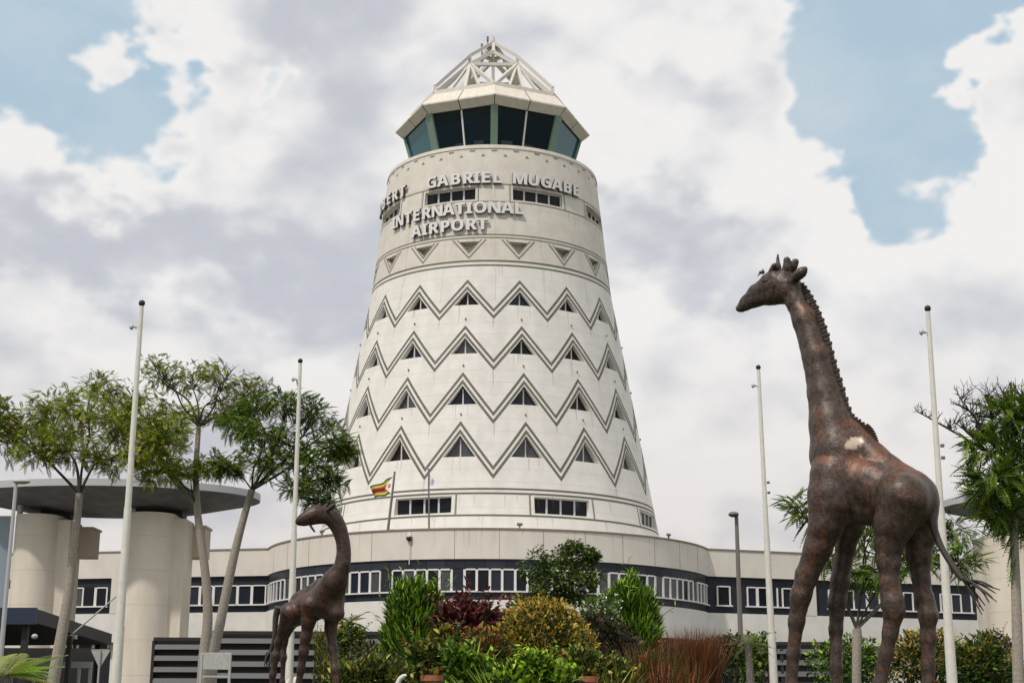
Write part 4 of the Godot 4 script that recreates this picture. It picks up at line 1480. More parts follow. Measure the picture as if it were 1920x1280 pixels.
func build_trees() -> void:
	var feather := frond_mesh(8, 0.21, 0.06, 0.16)
	var feather2 := frond_mesh(9, 0.19, 0.055, 0.24)
	var green := [Color(0.17, 0.24, 0.018), Color(0.22, 0.29, 0.02), Color(0.28, 0.33, 0.024), Color(0.09, 0.15, 0.016), Color(0.36, 0.37, 0.035), Color(0.16, 0.11, 0.035)]
	var deep := [Color(0.075, 0.145, 0.016), Color(0.10, 0.18, 0.02), Color(0.14, 0.22, 0.022), Color(0.05, 0.10, 0.015), Color(0.20, 0.265, 0.03)]
	rng.seed = 101
	tree("feather_leaf_tree", "green feather-leaved tree with a flat spreading crown and curved trunk at far left", 30.0,
		[[98, 1285, 23], [113, 1200, 21], [128, 1110, 18], [137, 1030, 15], [145, 965, 14], [148, 925, 14]], 6,
		[[40, 800, 60, 0.3], [100, 770, 62, -0.4], [165, 775, 58, 0.5], [225, 800, 60, -0.5], [285, 835, 58, 0.2], [10, 830, 58, -0.3], [70, 850, 55, 0.9], [140, 845, 60, 1.0], [215, 865, 55, 0.9], [295, 890, 50, -0.6], [-20, 790, 60, 0.3], [120, 810, 60, -1.1], [255, 850, 50, -1.2], [320, 810, 48, 0.0]], 390, 0.205, green, M.bark_light, feather)
	tree("feather_leaf_tree", "tall airy green tree with a slightly bent trunk left of the small giraffe", 36.0,
		[[382, 1235, 21], [389, 1160, 18], [385, 1080, 16], [376, 1010, 15], [369, 950, 13], [367, 880, 11], [372, 800, 9]], 7,
		[[185, 735, 45, 0.3, 5], [245, 745, 50, -0.6, 5], [300, 705, 45, 0.3], [355, 715, 50, -0.5], [420, 715, 48, 0.4], [465, 740, 45, -0.2], [330, 775, 48, 0.9], [400, 775, 45, -0.9], [270, 795, 48, 0.7, 5], [320, 830, 45, -0.4, 5], [225, 785, 42, 0.9, 5], [350, 885, 35, 0.3, 5], [395, 880, 36, 0.4, 5], [440, 780, 40, 0.8], [235, 830, 42, 0.0, 5], [285, 865, 40, 0.5, 5]], 290, 0.205, green, M.bark_light, feather, [[290, 690, 30, 0.2], [430, 700, 32, 0.1], [500, 735, 28, 0.0]])
	tree("feather_leaf_tree", "dense dark green tree with a trunk leaning right behind the inner left flagpole", 34.0,
		[[398, 1240, 20], [412, 1170, 18], [430, 1080, 17], [446, 1010, 15], [461, 955, 13], [472, 918, 13]], 6,
		[[535, 760, 45, 0.3], [590, 790, 50, -0.3], [622, 835, 42, 0.4], [490, 815, 50, 0.6], [540, 835, 55, -0.6], [580, 870, 52, 0.5], [450, 800, 42, -0.4], [505, 870, 50, 0.8], [610, 905, 42, -0.2], [560, 915, 46, 0.7], [475, 765, 35, 0.0], [640, 850, 25, 0.3], [600, 945, 30, 0.3], [430, 875, 32, 0.2]], 340, 0.24, deep, M.bark_light, feather2, [[632, 790, 22, 0.0]])
	tree("feather_leaf_tree", "green tree with thin forked pale trunk between the large giraffe's legs", 33.0,
		[[1607, 1285, 17], [1607, 1230, 17], [1608, 1190, 17], [1607, 1178, 15]], 4,
		[[1505, 960, 40, 0.2], [1620, 1010, 45, 0.3], [1655, 1075, 40, 0.5], [1790, 1000, 48, -0.2], [1800, 1060, 42, 0.3], [1690, 1050, 45, -0.2], [1600, 1075, 34, 0.2], [1740, 1050, 45, 0.4], [1560, 1050, 32, 0.0], [1640, 980, 45, -0.3], [1720, 985, 45, 0.2]], 110, 0.37, deep, M.bark_light, feather2, [], [[1530, 935, 1472, 950], [1530, 950, 1470, 975], [1530, 955, 1478, 998], [1530, 965, 1490, 1012], [1520, 930, 1498, 920], [1800, 1070, 1828, 1095], [1790, 1085, 1805, 1108]])
	tree("feather_leaf_tree", "dark green tree with bare twiggy top and straight pale trunk at the right edge", 25.0,
		[[1911, 1285, 21], [1908, 1180, 19], [1905, 1080, 17], [1902, 1000, 15], [1899, 930, 13], [1897, 880, 12]], 6,
		[[1890, 790, 52, 0.2], [1915, 840, 55, -0.3], [1850, 850, 45, 0.3], [1870, 900, 48, 0.5], [1925, 920, 55, 0.3], [1845, 925, 38, 0.1], [1935, 780, 45, 0.2], [1930, 1000, 50, -0.3], [1950, 880, 55, 0.2], [1875, 965, 36, 0.2]], 130, 0.35, deep, M.bark_light, feather2, [[1722, 772, 30, 0.1], [1790, 790, 45, 0.0], [1800, 745, 50, 0.1], [1850, 740, 50, 0.1], [1895, 740, 50, 0.0], [1830, 800, 40, 0.2], [1920, 735, 45, 0.0]],
		[[1850, 880, 1806, 898], [1860, 890, 1812, 930], [1865, 900, 1825, 940], [1870, 895, 1838, 960], [1905, 990, 1872, 1030], [1905, 1010, 1876, 1058], [1908, 1030, 1880, 1085], [1850, 850, 1804, 870], [1905, 985, 1868, 1005]])
	# small round tree behind the dome bush
	var round_leaf := leaf_mesh(0.28, 0.3)
	var mid := [Color(0.075, 0.125, 0.025), Color(0.10, 0.155, 0.03), Color(0.05, 0.09, 0.02), Color(0.14, 0.19, 0.04)]
	tree("bushy_tree", "small bushy green tree in front of the podium windows behind the dome bush", 36.0,
		[[1048, 1230, 12], [1046, 1180, 11], [1040, 1150, 10]], 3,
		[[1000, 1075, 36, 0.2], [1035, 1050, 40, 0.4], [1080, 1055, 38, -0.2], [1105, 1085, 34, 0.2], [1060, 1090, 42, 0.6], [1020, 1105, 36, 0.5], [1090, 1120, 36, 0.2], [1050, 1125, 36, 0.3], [1075, 1030, 26, 0.0], [1010, 1135, 28, 0.0], [1110, 1045, 20, 0.1]], 520, 0.10, mid, M.bark, round_leaf, [[1060, 1035, 28, 0.1], [1110, 1050, 24, 0.0]])

# ---------------------------------------------------------------- garden
# lobes: [px, py, rx px, ry px, depth offset]
func shrub(n: String, label: String, category: String, depth: float, lobes: Array, count: int, size: float, mesh: Mesh, pal: Array, tip: Array, style := "round") -> void:
	var c := at(lobes[0][0], lobes[0][1], depth)
	var g := hump(c.x, c.z)
	var t := thing(n, label, category, Vector3(c.x, g, c.z))
	var o := t.position
	var list := []
	var stems := MB.new()
	var area := 0.0
	for l in lobes: area += l[2] * l[3]
	for l in lobes:
		var e := at(l[0], l[1], depth - l[4]) - o
		var px := depth / 2727.0
		var rx: float = l[2] * px
		var ry: float = l[3] * px
		for k in 5:
			var d := rdir()
			stems.tube([Vector3(e.x * 0.3, -0.05, e.z * 0.3), Vector3(e.x * 0.7, e.y * 0.4, e.z * 0.7) + d * 0.08, e + Vector3(d.x * rx, absf(d.y) * ry * 0.6, d.z * rx) * 0.7], [0.022, 0.016, 0.006], 5, false)
		for k in int(count * l[2] * l[3] / area):
			var d := rdir()
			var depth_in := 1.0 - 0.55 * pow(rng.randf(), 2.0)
			var lump := 1.0 + 0.10 * sin(d.x * 7.0 + l[0]) * cos(d.z * 6.0 + d.y * 5.0) + rng.randf_range(-0.05, 0.07)
			var p := e + Vector3(d.x * rx, d.y * ry, d.z * rx) * depth_in * lump
			if p.y < 0.02: continue
			var dir := (d + rdir() * 0.9).normalized()
			var sz := size * rng.randf_range(0.45, 1.4)
			if style == "upright":
				dir = (Vector3.UP * 1.1 + d * 0.55 + rdir() * 0.35).normalized()
			elif style == "whorl":
				dir = (d * 0.7 + Vector3.UP * 0.5 + rdir() * 0.6).normalized()
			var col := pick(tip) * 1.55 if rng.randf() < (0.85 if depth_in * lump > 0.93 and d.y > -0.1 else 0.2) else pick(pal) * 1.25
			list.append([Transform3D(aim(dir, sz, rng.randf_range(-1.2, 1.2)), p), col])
	for l in lobes:                                             # stray shoots that break the outline
		var e := at(l[0], l[1], depth - l[4]) - o
		var px := depth / 2727.0
		for k in 4:
			var d := rdir()
			d.y = absf(d.y) * 0.8 + 0.15
			var p0 := e + Vector3(d.x * l[2], d.y * l[3], d.z * l[2]) * px * 0.8
			var dir := (d + Vector3.UP * 0.6 + rdir() * 0.3).normalized()
			var len: float = size * rng.randf_range(1.2, 3.2)
			stems.tube([p0, p0 + dir * len], [0.006, 0.003], 4, false)
			for z in 7:
				var pp := p0 + dir * len * (z + 1) / 7.0
				list.append([Transform3D(aim((dir * 0.6 + rdir()).normalized(), size * rng.randf_range(0.5, 1.0), rng.randf_range(-1, 1)), pp), pick(tip) * 1.5])
	part("stems", stems, M.twig, t).set_meta("kind", "stuff")
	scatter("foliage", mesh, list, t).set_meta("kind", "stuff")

func grass_tuft(n: String, label: String, category: String, depth: float, cx: float, base_y: float, spread: float, top_y: float, count: int, pal: Array, w: float, bend: float) -> void:
	var c := at(cx, base_y, depth)
	var g := hump(c.x, c.z)
	var t := thing(n, label, category, Vector3(c.x, g, c.z))
	var px := depth / 2727.0
	var H := at(cx, top_y, depth).y - g
	var list := []
	for k in count:
		var a := rng.randf() * TAU
		var r := sqrt(rng.randf())
		var p := Vector3(cos(a) * r * spread * px * 0.55, -0.02, sin(a) * r * spread * px * 0.5)
		var dir := Vector3(cos(a) * r * 0.2 + rng.randf_range(-0.07, 0.07), 1.0, sin(a) * r * 0.2)
		list.append([Transform3D(aim(dir, H * rng.randf_range(0.55, 1.12), rng.randf_range(-3.1, 3.1)), p), pick(pal)])
	scatter("blades", blade_mesh(w, bend), list, t).set_meta("kind", "stuff")

func palm(label: String, depth: float, cx: float, cy: float, reach: float, count: int, pal: Array, low: float, n := "palm_plant") -> void:
	var c := at(cx, cy, depth)
	var g := hump(c.x, c.z)
	var t := thing(n, label, "palm", Vector3(c.x, g, c.z))
	var tr := MB.new()
	tr.tube([Vector3(0, -0.05, 0), Vector3(0.02, (c.y - g) * 0.5, 0), Vector3(0, c.y - g, 0)], [0.09, 0.075, 0.06], 10)
	part("stem", tr, M.bark, t)
	var mesh := frond_mesh(16, 0.30, 0.016, 0.35)
	for k in count:
		var a := TAU * k / count + rng.randf_range(-0.2, 0.2)
		var up := rng.randf_range(low, 0.9)
		var dir := Vector3(cos(a), up, sin(a)).normalized()
		var o := MeshInstance3D.new()
		o.mesh = mesh
		var m := leafy(0.45)
		m.vertex_color_use_as_albedo = false
		m.albedo_color = pick(pal).linear_to_srgb()
		o.material_override = m
		o.name = "frond" if k == 0 else "frond_%03d" % k
		o.transform = Transform3D(aim(dir, reach * depth / 2727.0 * rng.randf_range(0.8, 1.15), rng.randf_range(-0.4, 0.4)), Vector3(0, c.y - g, 0))
		t.add_child(o, true)

func build_garden() -> void:
	rng.seed = 77
	var small := leaf_mesh(0.3, 0.35)
	var oval := leaf_mesh(0.24, 0.3)
	var strap := leaf_mesh(0.075, 0.25, 0.25)
	var broad := leaf_mesh(0.2, 0.4, 0.3)
	var g1 := [Color(0.07, 0.13, 0.016), Color(0.09, 0.16, 0.02), Color(0.045, 0.085, 0.014), Color(0.03, 0.06, 0.014)]
	var bright := [Color(0.17, 0.30, 0.018), Color(0.22, 0.36, 0.022), Color(0.12, 0.22, 0.018)]
	var dark := [Color(0.018, 0.035, 0.012), Color(0.03, 0.05, 0.016), Color(0.045, 0.07, 0.02)]
	var lime := [Color(0.25, 0.34, 0.028), Color(0.31, 0.37, 0.04), Color(0.18, 0.27, 0.024)]
	var gold := [Color(0.30, 0.21, 0.03), Color(0.36, 0.25, 0.04), Color(0.27, 0.15, 0.03), Color(0.24, 0.2, 0.04)]
	var olive := [Color(0.075, 0.085, 0.02), Color(0.11, 0.11, 0.024), Color(0.05, 0.06, 0.018)]
	var wine := [Color(0.085, 0.012, 0.018), Color(0.13, 0.022, 0.026), Color(0.05, 0.01, 0.016), Color(0.22, 0.09, 0.09), Color(0.04, 0.02, 0.015)]
	var rust := [Color(0.19, 0.055, 0.02), Color(0.14, 0.045, 0.02), Color(0.24, 0.09, 0.03), Color(0.08, 0.05, 0.02)]
	var purple := [Color(0.04, 0.018, 0.02), Color(0.07, 0.035, 0.032), Color(0.03, 0.016, 0.016), Color(0.12, 0.08, 0.075)]
	var yel := [Color(0.24, 0.23, 0.04), Color(0.30, 0.26, 0.06), Color(0.16, 0.17, 0.03)]
	var oran := [Color(0.36, 0.19, 0.05), Color(0.32, 0.13, 0.035), Color(0.38, 0.27, 0.09), Color(0.18, 0.15, 0.03)]
	shrub("upright_shrub", "tall bright green upright shrub in front of the podium, left of the dome bush", "shrub", 30.0,
		[[778, 1165, 38, 62, 0.0], [752, 1155, 22, 44, 0.2], [806, 1158, 22, 44, -0.2], [772, 1122, 16, 30, 0.2], [795, 1125, 13, 26, 0.0], [780, 1225, 46, 60, 0.3], [745, 1205, 28, 48, 0.1], [815, 1205, 25, 45, 0.0], [750, 1122, 9, 26, 0.0], [815, 1130, 8, 24, 0.0], [738, 1150, 7, 24, 0.0]], 9000, 0.20, strap, dark + g1, bright + bright + g1, "upright")
	shrub("upright_shrub", "tall bright green upright shrub in front of the podium, right of the bushy tree", "shrub", 31.0,
		[[1185, 1160, 36, 56, 0.0], [1170, 1128, 18, 32, 0.2], [1206, 1148, 20, 38, 0.0], [1185, 1108, 12, 28, 0.0], [1160, 1150, 24, 44, 0.1], [1215, 1175, 22, 44, -0.1], [1192, 1205, 44, 46, 0.2]], 8500, 0.18, strap, dark + g1, bright + bright + g1, "upright")
	shrub("dome_shrub", "large domed golden orange shrub in the middle of the garden", "shrub", 26.0,
		[[1020, 1232, 93, 100, 0.0], [960, 1245, 60, 70, 0.2]], 19000, 0.072, small, olive + dark, gold + gold + gold + olive, "whorl")
	shrub("dark_red_shrub", "dark wine-red leafy shrub between the upright shrub and the golden dome", "shrub", 26.5,
		[[872, 1180, 44, 42, 0.0], [842, 1170, 26, 32, 0.2], [905, 1165, 28, 28, 0.1], [868, 1142, 14, 18, 0.0], [925, 1180, 24, 26, 0.0]], 1500, 0.17, broad, dark + wine, wine, "whorl")
	shrub("rust_red_shrub", "low rust-red leafy shrub below the dark wine-red one", "shrub", 23.5,
		[[900, 1222, 40, 40, 0.0], [880, 1240, 30, 32, 0.2], [930, 1235, 30, 36, 0.0]], 1700, 0.10, oval, olive + dark, rust + rust + olive, "whorl")
	shrub("orange_tipped_shrub", "small orange-tipped shrub peeping over the left shoulder of the golden dome", "shrub", 29.0,
		[[975, 1150, 24, 32, 0.0], [960, 1185, 40, 40, 0.0], [930, 1185, 32, 34, 0.0]], 1500, 0.09, small, olive, gold + oran + olive, "whorl")
	shrub("lime_shrub", "bright lime-green shrub at the bottom edge before the golden dome", "shrub", 17.0,
		[[1000, 1275, 50, 44, 0.0], [960, 1285, 36, 40, 0.1], [1050, 1285, 44, 34, 0.0], [1000, 1250, 26, 26, 0.1]], 2600, 0.085, oval, g1 + dark, lime + bright, "whorl")
	shrub("purple_shrub", "dark purple-brown shrub between the golden dome and the right upright shrub", "shrub", 28.0,
		[[1135, 1200, 40, 36, 0.0], [1160, 1225, 44, 40, 0.0], [1120, 1185, 26, 28, 0.0], [1165, 1260, 40, 40, 0.0]], 1900, 0.12, broad, dark + purple, purple + dark, "whorl")
	shrub("white_flowering_shrub", "small green shrub with pale white blossoms above the purple one", "shrub", 30.0,
		[[1118, 1145, 26, 26, 0.0], [1105, 1165, 24, 20, 0.0], [1140, 1150, 20, 24, 0.0]], 1000, 0.09, oval, g1, [Color(0.5, 0.52, 0.45), Color(0.10, 0.15, 0.04), Color(0.08, 0.13, 0.03), Color(0.3, 0.36, 0.25)], "whorl")
	shrub("yellow_green_shrub", "yellow-green low shrub at the bottom edge right of the small giraffe", "shrub", 17.5,
		[[690, 1280, 46, 40, 0.0], [650, 1290, 40, 38, 0.1], [735, 1285, 38, 42, 0.0], [715, 1262, 22, 26, 0.0]], 2400, 0.085, oval, olive + dark, yel + olive + g1, "whorl")
	shrub("mixed_leaf_shrub", "green and yellow mottled shrub above the left clay pot", "shrub", 20.5,
		[[808, 1232, 32, 26, 0.0], [838, 1210, 28, 28, 0.0], [780, 1245, 28, 24, 0.0], [850, 1240, 30, 30, 0.0]], 1300, 0.12, broad, g1 + dark, yel + g1 + rust, "whorl")
	shrub("green_shrub", "mid-green low shrub between the clay pot and the lime-green shrub", "shrub", 19.0,
		[[885, 1272, 40, 38, 0.0], [860, 1265, 28, 40, 0.0], [920, 1280, 36, 34, 0.0], [850, 1240, 18, 30, 0.0]], 2000, 0.10, oval, dark + g1, g1 + bright, "whorl")
	shrub("olive_shrub", "low olive-green shrub right of the lime-green shrub", "shrub", 20.0,
		[[1110, 1262, 44, 34, 0.0], [1085, 1250, 30, 34, 0.1], [1150, 1272, 38, 32, 0.0]], 1800, 0.085, small, olive + dark, olive + g1 + yel, "whorl")
	grass_tuft("green_grass_clump", "greenish-brown grass clump with red tips left of the rusty grass", "grass", 22.0, 1215, 1300, 50, 1208, 700, olive + rust + olive, 0.014, 0.25)
	grass_tuft("rusty_grass_clump", "tall rusty-red feathery grass clump in front of the right wing", "grass", 26.0, 1303, 1310, 42, 1186, 2200, rust + [Color(0.20, 0.07, 0.03), Color(0.17, 0.06, 0.028), Color(0.12, 0.065, 0.03), Color(0.15, 0.085, 0.045), Color(0.10, 0.08, 0.03)], 0.008, 0.16)
	grass_tuft("low_grass_clump", "short brownish grass clump at the foot of the rusty grass", "grass", 20.0, 1260, 1310, 70, 1240, 450, olive + rust + rust, 0.016, 0.3)
	grass_tuft("strap_leaf_clump", "pale yellow-green strap-leaved clump right of the small giraffe's front leg", "plant", 19.0, 668, 1300, 34, 1228, 170, yel + olive, 0.03, 0.55)
	grass_tuft("strap_leaf_clump", "fresh green strap-leaved clump between the clay pot and the rust-red shrub", "plant", 21.0, 858, 1300, 30, 1206, 150, bright + g1, 0.028, 0.5)
	grass_tuft("strap_leaf_clump", "olive strap-leaved clump right of the clay pot under the olive shrub", "plant", 18.0, 1140, 1300, 40, 1246, 150, olive + yel, 0.03, 0.6)
	grass_tuft("strap_leaf_clump", "bronze strap-leaved clump in front of the purple shrub", "plant", 23.0, 1172, 1300, 36, 1222, 150, purple + olive, 0.026, 0.5)
	grass_tuft("strap_leaf_clump", "light green strap-leaved clump at the bottom edge left of the lime-green shrub", "plant", 17.5, 925, 1300, 34, 1252, 130, bright + yel, 0.034, 0.6)
	shrub("red_flower_plant", "small plant with red flowers in front of the rusty grass", "plant", 23.0,
		[[1228, 1240, 16, 20, 0.0], [1200, 1262, 34, 26, 0.0]], 500, 0.09, broad, olive, [Color(0.32, 0.025, 0.03), Color(0.2, 0.03, 0.03), Color(0.1, 0.1, 0.03)], "whorl")
	shrub("dark_bush", "dark green bush behind the rusty grass beside the lamp post", "shrub", 33.0,
		[[1350, 1255, 46, 44, 0.0], [1310, 1265, 44, 40, 0.0], [1385, 1270, 40, 40, 0.0]], 1700, 0.12, oval, dark, dark + g1, "round")
	shrub("brown_bush", "dull brownish bush between the rusty grass and the lamp post", "shrub", 30.0,
		[[1350, 1218, 36, 22, 0.0], [1375, 1212, 24, 20, 0.0]], 800, 0.09, small, olive + purple, olive + purple, "round")
	palm("thin feathery palm beside the dark street lamp", 27.0, 1403, 1205, 46.0, 12, g1 + olive, -0.5, "slender_palm")
	shrub("climbing_plant", "green leafy climber on a post right of the dark street lamp", "plant", 30.0,
		[[1405, 1235, 12, 46, 0.0], [1430, 1215, 20, 26, 0.0], [1412, 1275, 18, 40, 0.0], [1440, 1225, 14, 26, 0.0]], 900, 0.10, oval, g1 + dark, g1 + bright, "round")
	shrub("green_bush", "rounded green bush between the large giraffe's front legs", "shrub", 36.0,
		[[1590, 1235, 46, 44, 0.0], [1555, 1245, 40, 40, 0.0], [1625, 1240, 36, 40, 0.0], [1600, 1275, 60, 40, 0.0]], 2600, 0.11, oval, dark + g1, g1 + olive + bright, "round")
	shrub("orange_variegated_bush", "yellow and orange variegated bush behind the large giraffe's hind legs", "shrub", 31.0,
		[[1715, 1232, 48, 42, 0.0], [1690, 1260, 44, 40, 0.0], [1755, 1240, 40, 40, 0.0], [1730, 1210, 36, 24, 0.0], [1770, 1220, 26, 34, 0.0]], 2600, 0.125, broad, olive + dark, oran + yel + olive, "whorl")
	shrub("mottled_bush", "green bush with a few orange leaves right of the right outer flagpole", "shrub", 27.0,
		[[1835, 1245, 44, 40, 0.0], [1800, 1250, 34, 38, 0.0], [1865, 1262, 34, 40, 0.0], [1845, 1218, 28, 24, 0.0]], 2400, 0.115, broad, dark + g1, g1 + g1 + olive + oran, "whorl")
	shrub("brown_leaf_bush", "small brownish bush behind the mottled bush at the right wing's end", "shrub", 34.0,
		[[1868, 1210, 26, 22, 0.0], [1885, 1228, 22, 26, 0.0], [1850, 1203, 14, 14, 0.0]], 700, 0.11, broad, olive + purple, purple + oran + olive, "round")
	shrub("yellow_hanging_bush", "yellow-green bush in front of the ground-floor windows behind the small giraffe", "shrub", 33.0,
		[[650, 1205, 34, 32, 0.0], [625, 1225, 26, 40, 0.0], [675, 1235, 36, 40, 0.0], [660, 1190, 22, 18, 0.0]], 1800, 0.11, oval, olive + dark, yel + olive + g1, "round")
	shrub("shaded_bush", "dark bush under the ground-floor windows left of the tall upright shrub", "shrub", 32.0,
		[[700, 1248, 40, 40, 0.0], [665, 1262, 40, 36, 0.0], [738, 1262, 36, 40, 0.0]], 1400, 0.11, oval, dark + purple, dark + olive + purple, "round")
	shrub("tall_weed", "thin yellow-green weed rising behind the small giraffe's front legs", "plant", 21.0,
		[[603, 1240, 8, 50, 0.0], [612, 1265, 12, 36, 0.0], [595, 1215, 6, 20, 0.0]], 500, 0.11, strap, olive, yel + olive, "upright")
	palm("small green palm fronds showing just behind the small giraffe's chest", 34.0, 655, 1165, 38.0, 11, g1 + olive, -0.3)
	palm("yellow-green palm with stiff spreading fronds in the lower left corner", 19.0, 8, 1264, 105.0, 21, yel + bright + [Color(0.2, 0.24, 0.05)], -0.1)
	for e in [[810, 1266, 17.5, 0.125, "terracotta pot at the bottom edge below the mottled shrub"], [1097, 1268, 17.0, 0.14, "terracotta pot at the bottom edge below the olive shrub"]]:
		var p := at(e[0], e[1], e[2])
		var g := hump(p.x, p.z)
		var t := thing("clay_pot", e[4], "plant pot", Vector3(p.x, g, p.z), 0.0, "clay pots")
		var h: float = p.y - g
		var b := MB.new()
		b.lathe([Vector2(e[3] * 0.66, h - 0.27), Vector2(e[3] * 0.92, h - 0.07)], 0, 360, 28)
		var pe := MB.new()
		pe.box(Vector3(0, (h - 0.27) / 2, 0), Vector3(0.34, h - 0.27, 0.34), Basis(), 0.02)
		part("pedestal", pe, M.paving, t)
		part("body", b, M.terracotta, t)
		var r := MB.new()
		r.lathe([Vector2(e[3] * 0.92, h - 0.07), Vector2(e[3] * 1.08, h - 0.065), Vector2(e[3] * 1.1, h), Vector2(e[3] * 0.98, h), Vector2(e[3] * 0.95, h - 0.05)], 0, 360, 28)
		part("rim", r, M.terracotta, t)
		var s := MB.new()
		s.lathe([Vector2(e[3] * 0.95, h - 0.05), Vector2(0.01, h - 0.04)], 0, 360, 28)
		part("soil", s, M.soil, t)
		var list := []
		for k in 70:
			var a := rng.randf() * TAU
			list.append([Transform3D(aim(Vector3(cos(a), rng.randf_range(0.5, 2.5), sin(a)), rng.randf_range(0.06, 0.13), rng.randf_range(-1, 1)), Vector3(cos(a) * e[3] * 0.5, h - 0.03 + rng.randf() * 0.05, sin(a) * e[3] * 0.5)), pick(olive + yel + rust)])
		scatter("plant", oval, list, t).set_meta("kind", "stuff")
	stone(Vector3(590, 1275, 17.5), Vector3(0.085, 0.15, 0.07), 0.35, "smooth white garden stone behind the small giraffe's front leg")
	stone(Vector3(521, 1282, 17.5), Vector3(0.05, 0.14, 0.05), -0.2, "narrow white garden stone between the small giraffe's hind legs")
	var hp := at(745, 1283, 16.5)
	var hk := thing("curved_ornament", "white curved garden ornament at the bottom edge left of the clay pot", "ornament", Vector3(hp.x, hump(hp.x, hp.z), hp.z))
	var hb := MB.new()
	var y0 := hp.y - hk.position.y
	hb.tube(smooth_path([Vector3(-0.02, 0, 0), Vector3(-0.03, y0 * 0.7, 0), Vector3(0.01, y0 + 0.03, 0), Vector3(0.06, y0 + 0.085, 0), Vector3(0.1, y0 + 0.1, 0)], 5), smooth_path([0.03, 0.028, 0.027, 0.026, 0.012], 5), 10)
	part("stem", hb, M.stone, hk)

func stone(p: Vector3, r: Vector3, lean: float, label: String) -> void:
	var c := at(p.x, p.y, p.z)
	var g := hump(c.x, c.z)
	var b := MB.new()
	var h := c.y - g
	b.ball(Vector3(0, h * 0.55, 0), Vector3(r.x, h * 0.55 + r.y * 0.3, r.z), 12, 16)
	var o := MeshInstance3D.new()
	o.name = named("garden_stone")
	o.mesh = b.mesh()
	o.material_override = M.stone
	add_child(o, true)
	o.position = Vector3(c.x, g - 0.02, c.z)
	o.rotation.z = lean
	tag(o, label, "stone", "white garden stones")

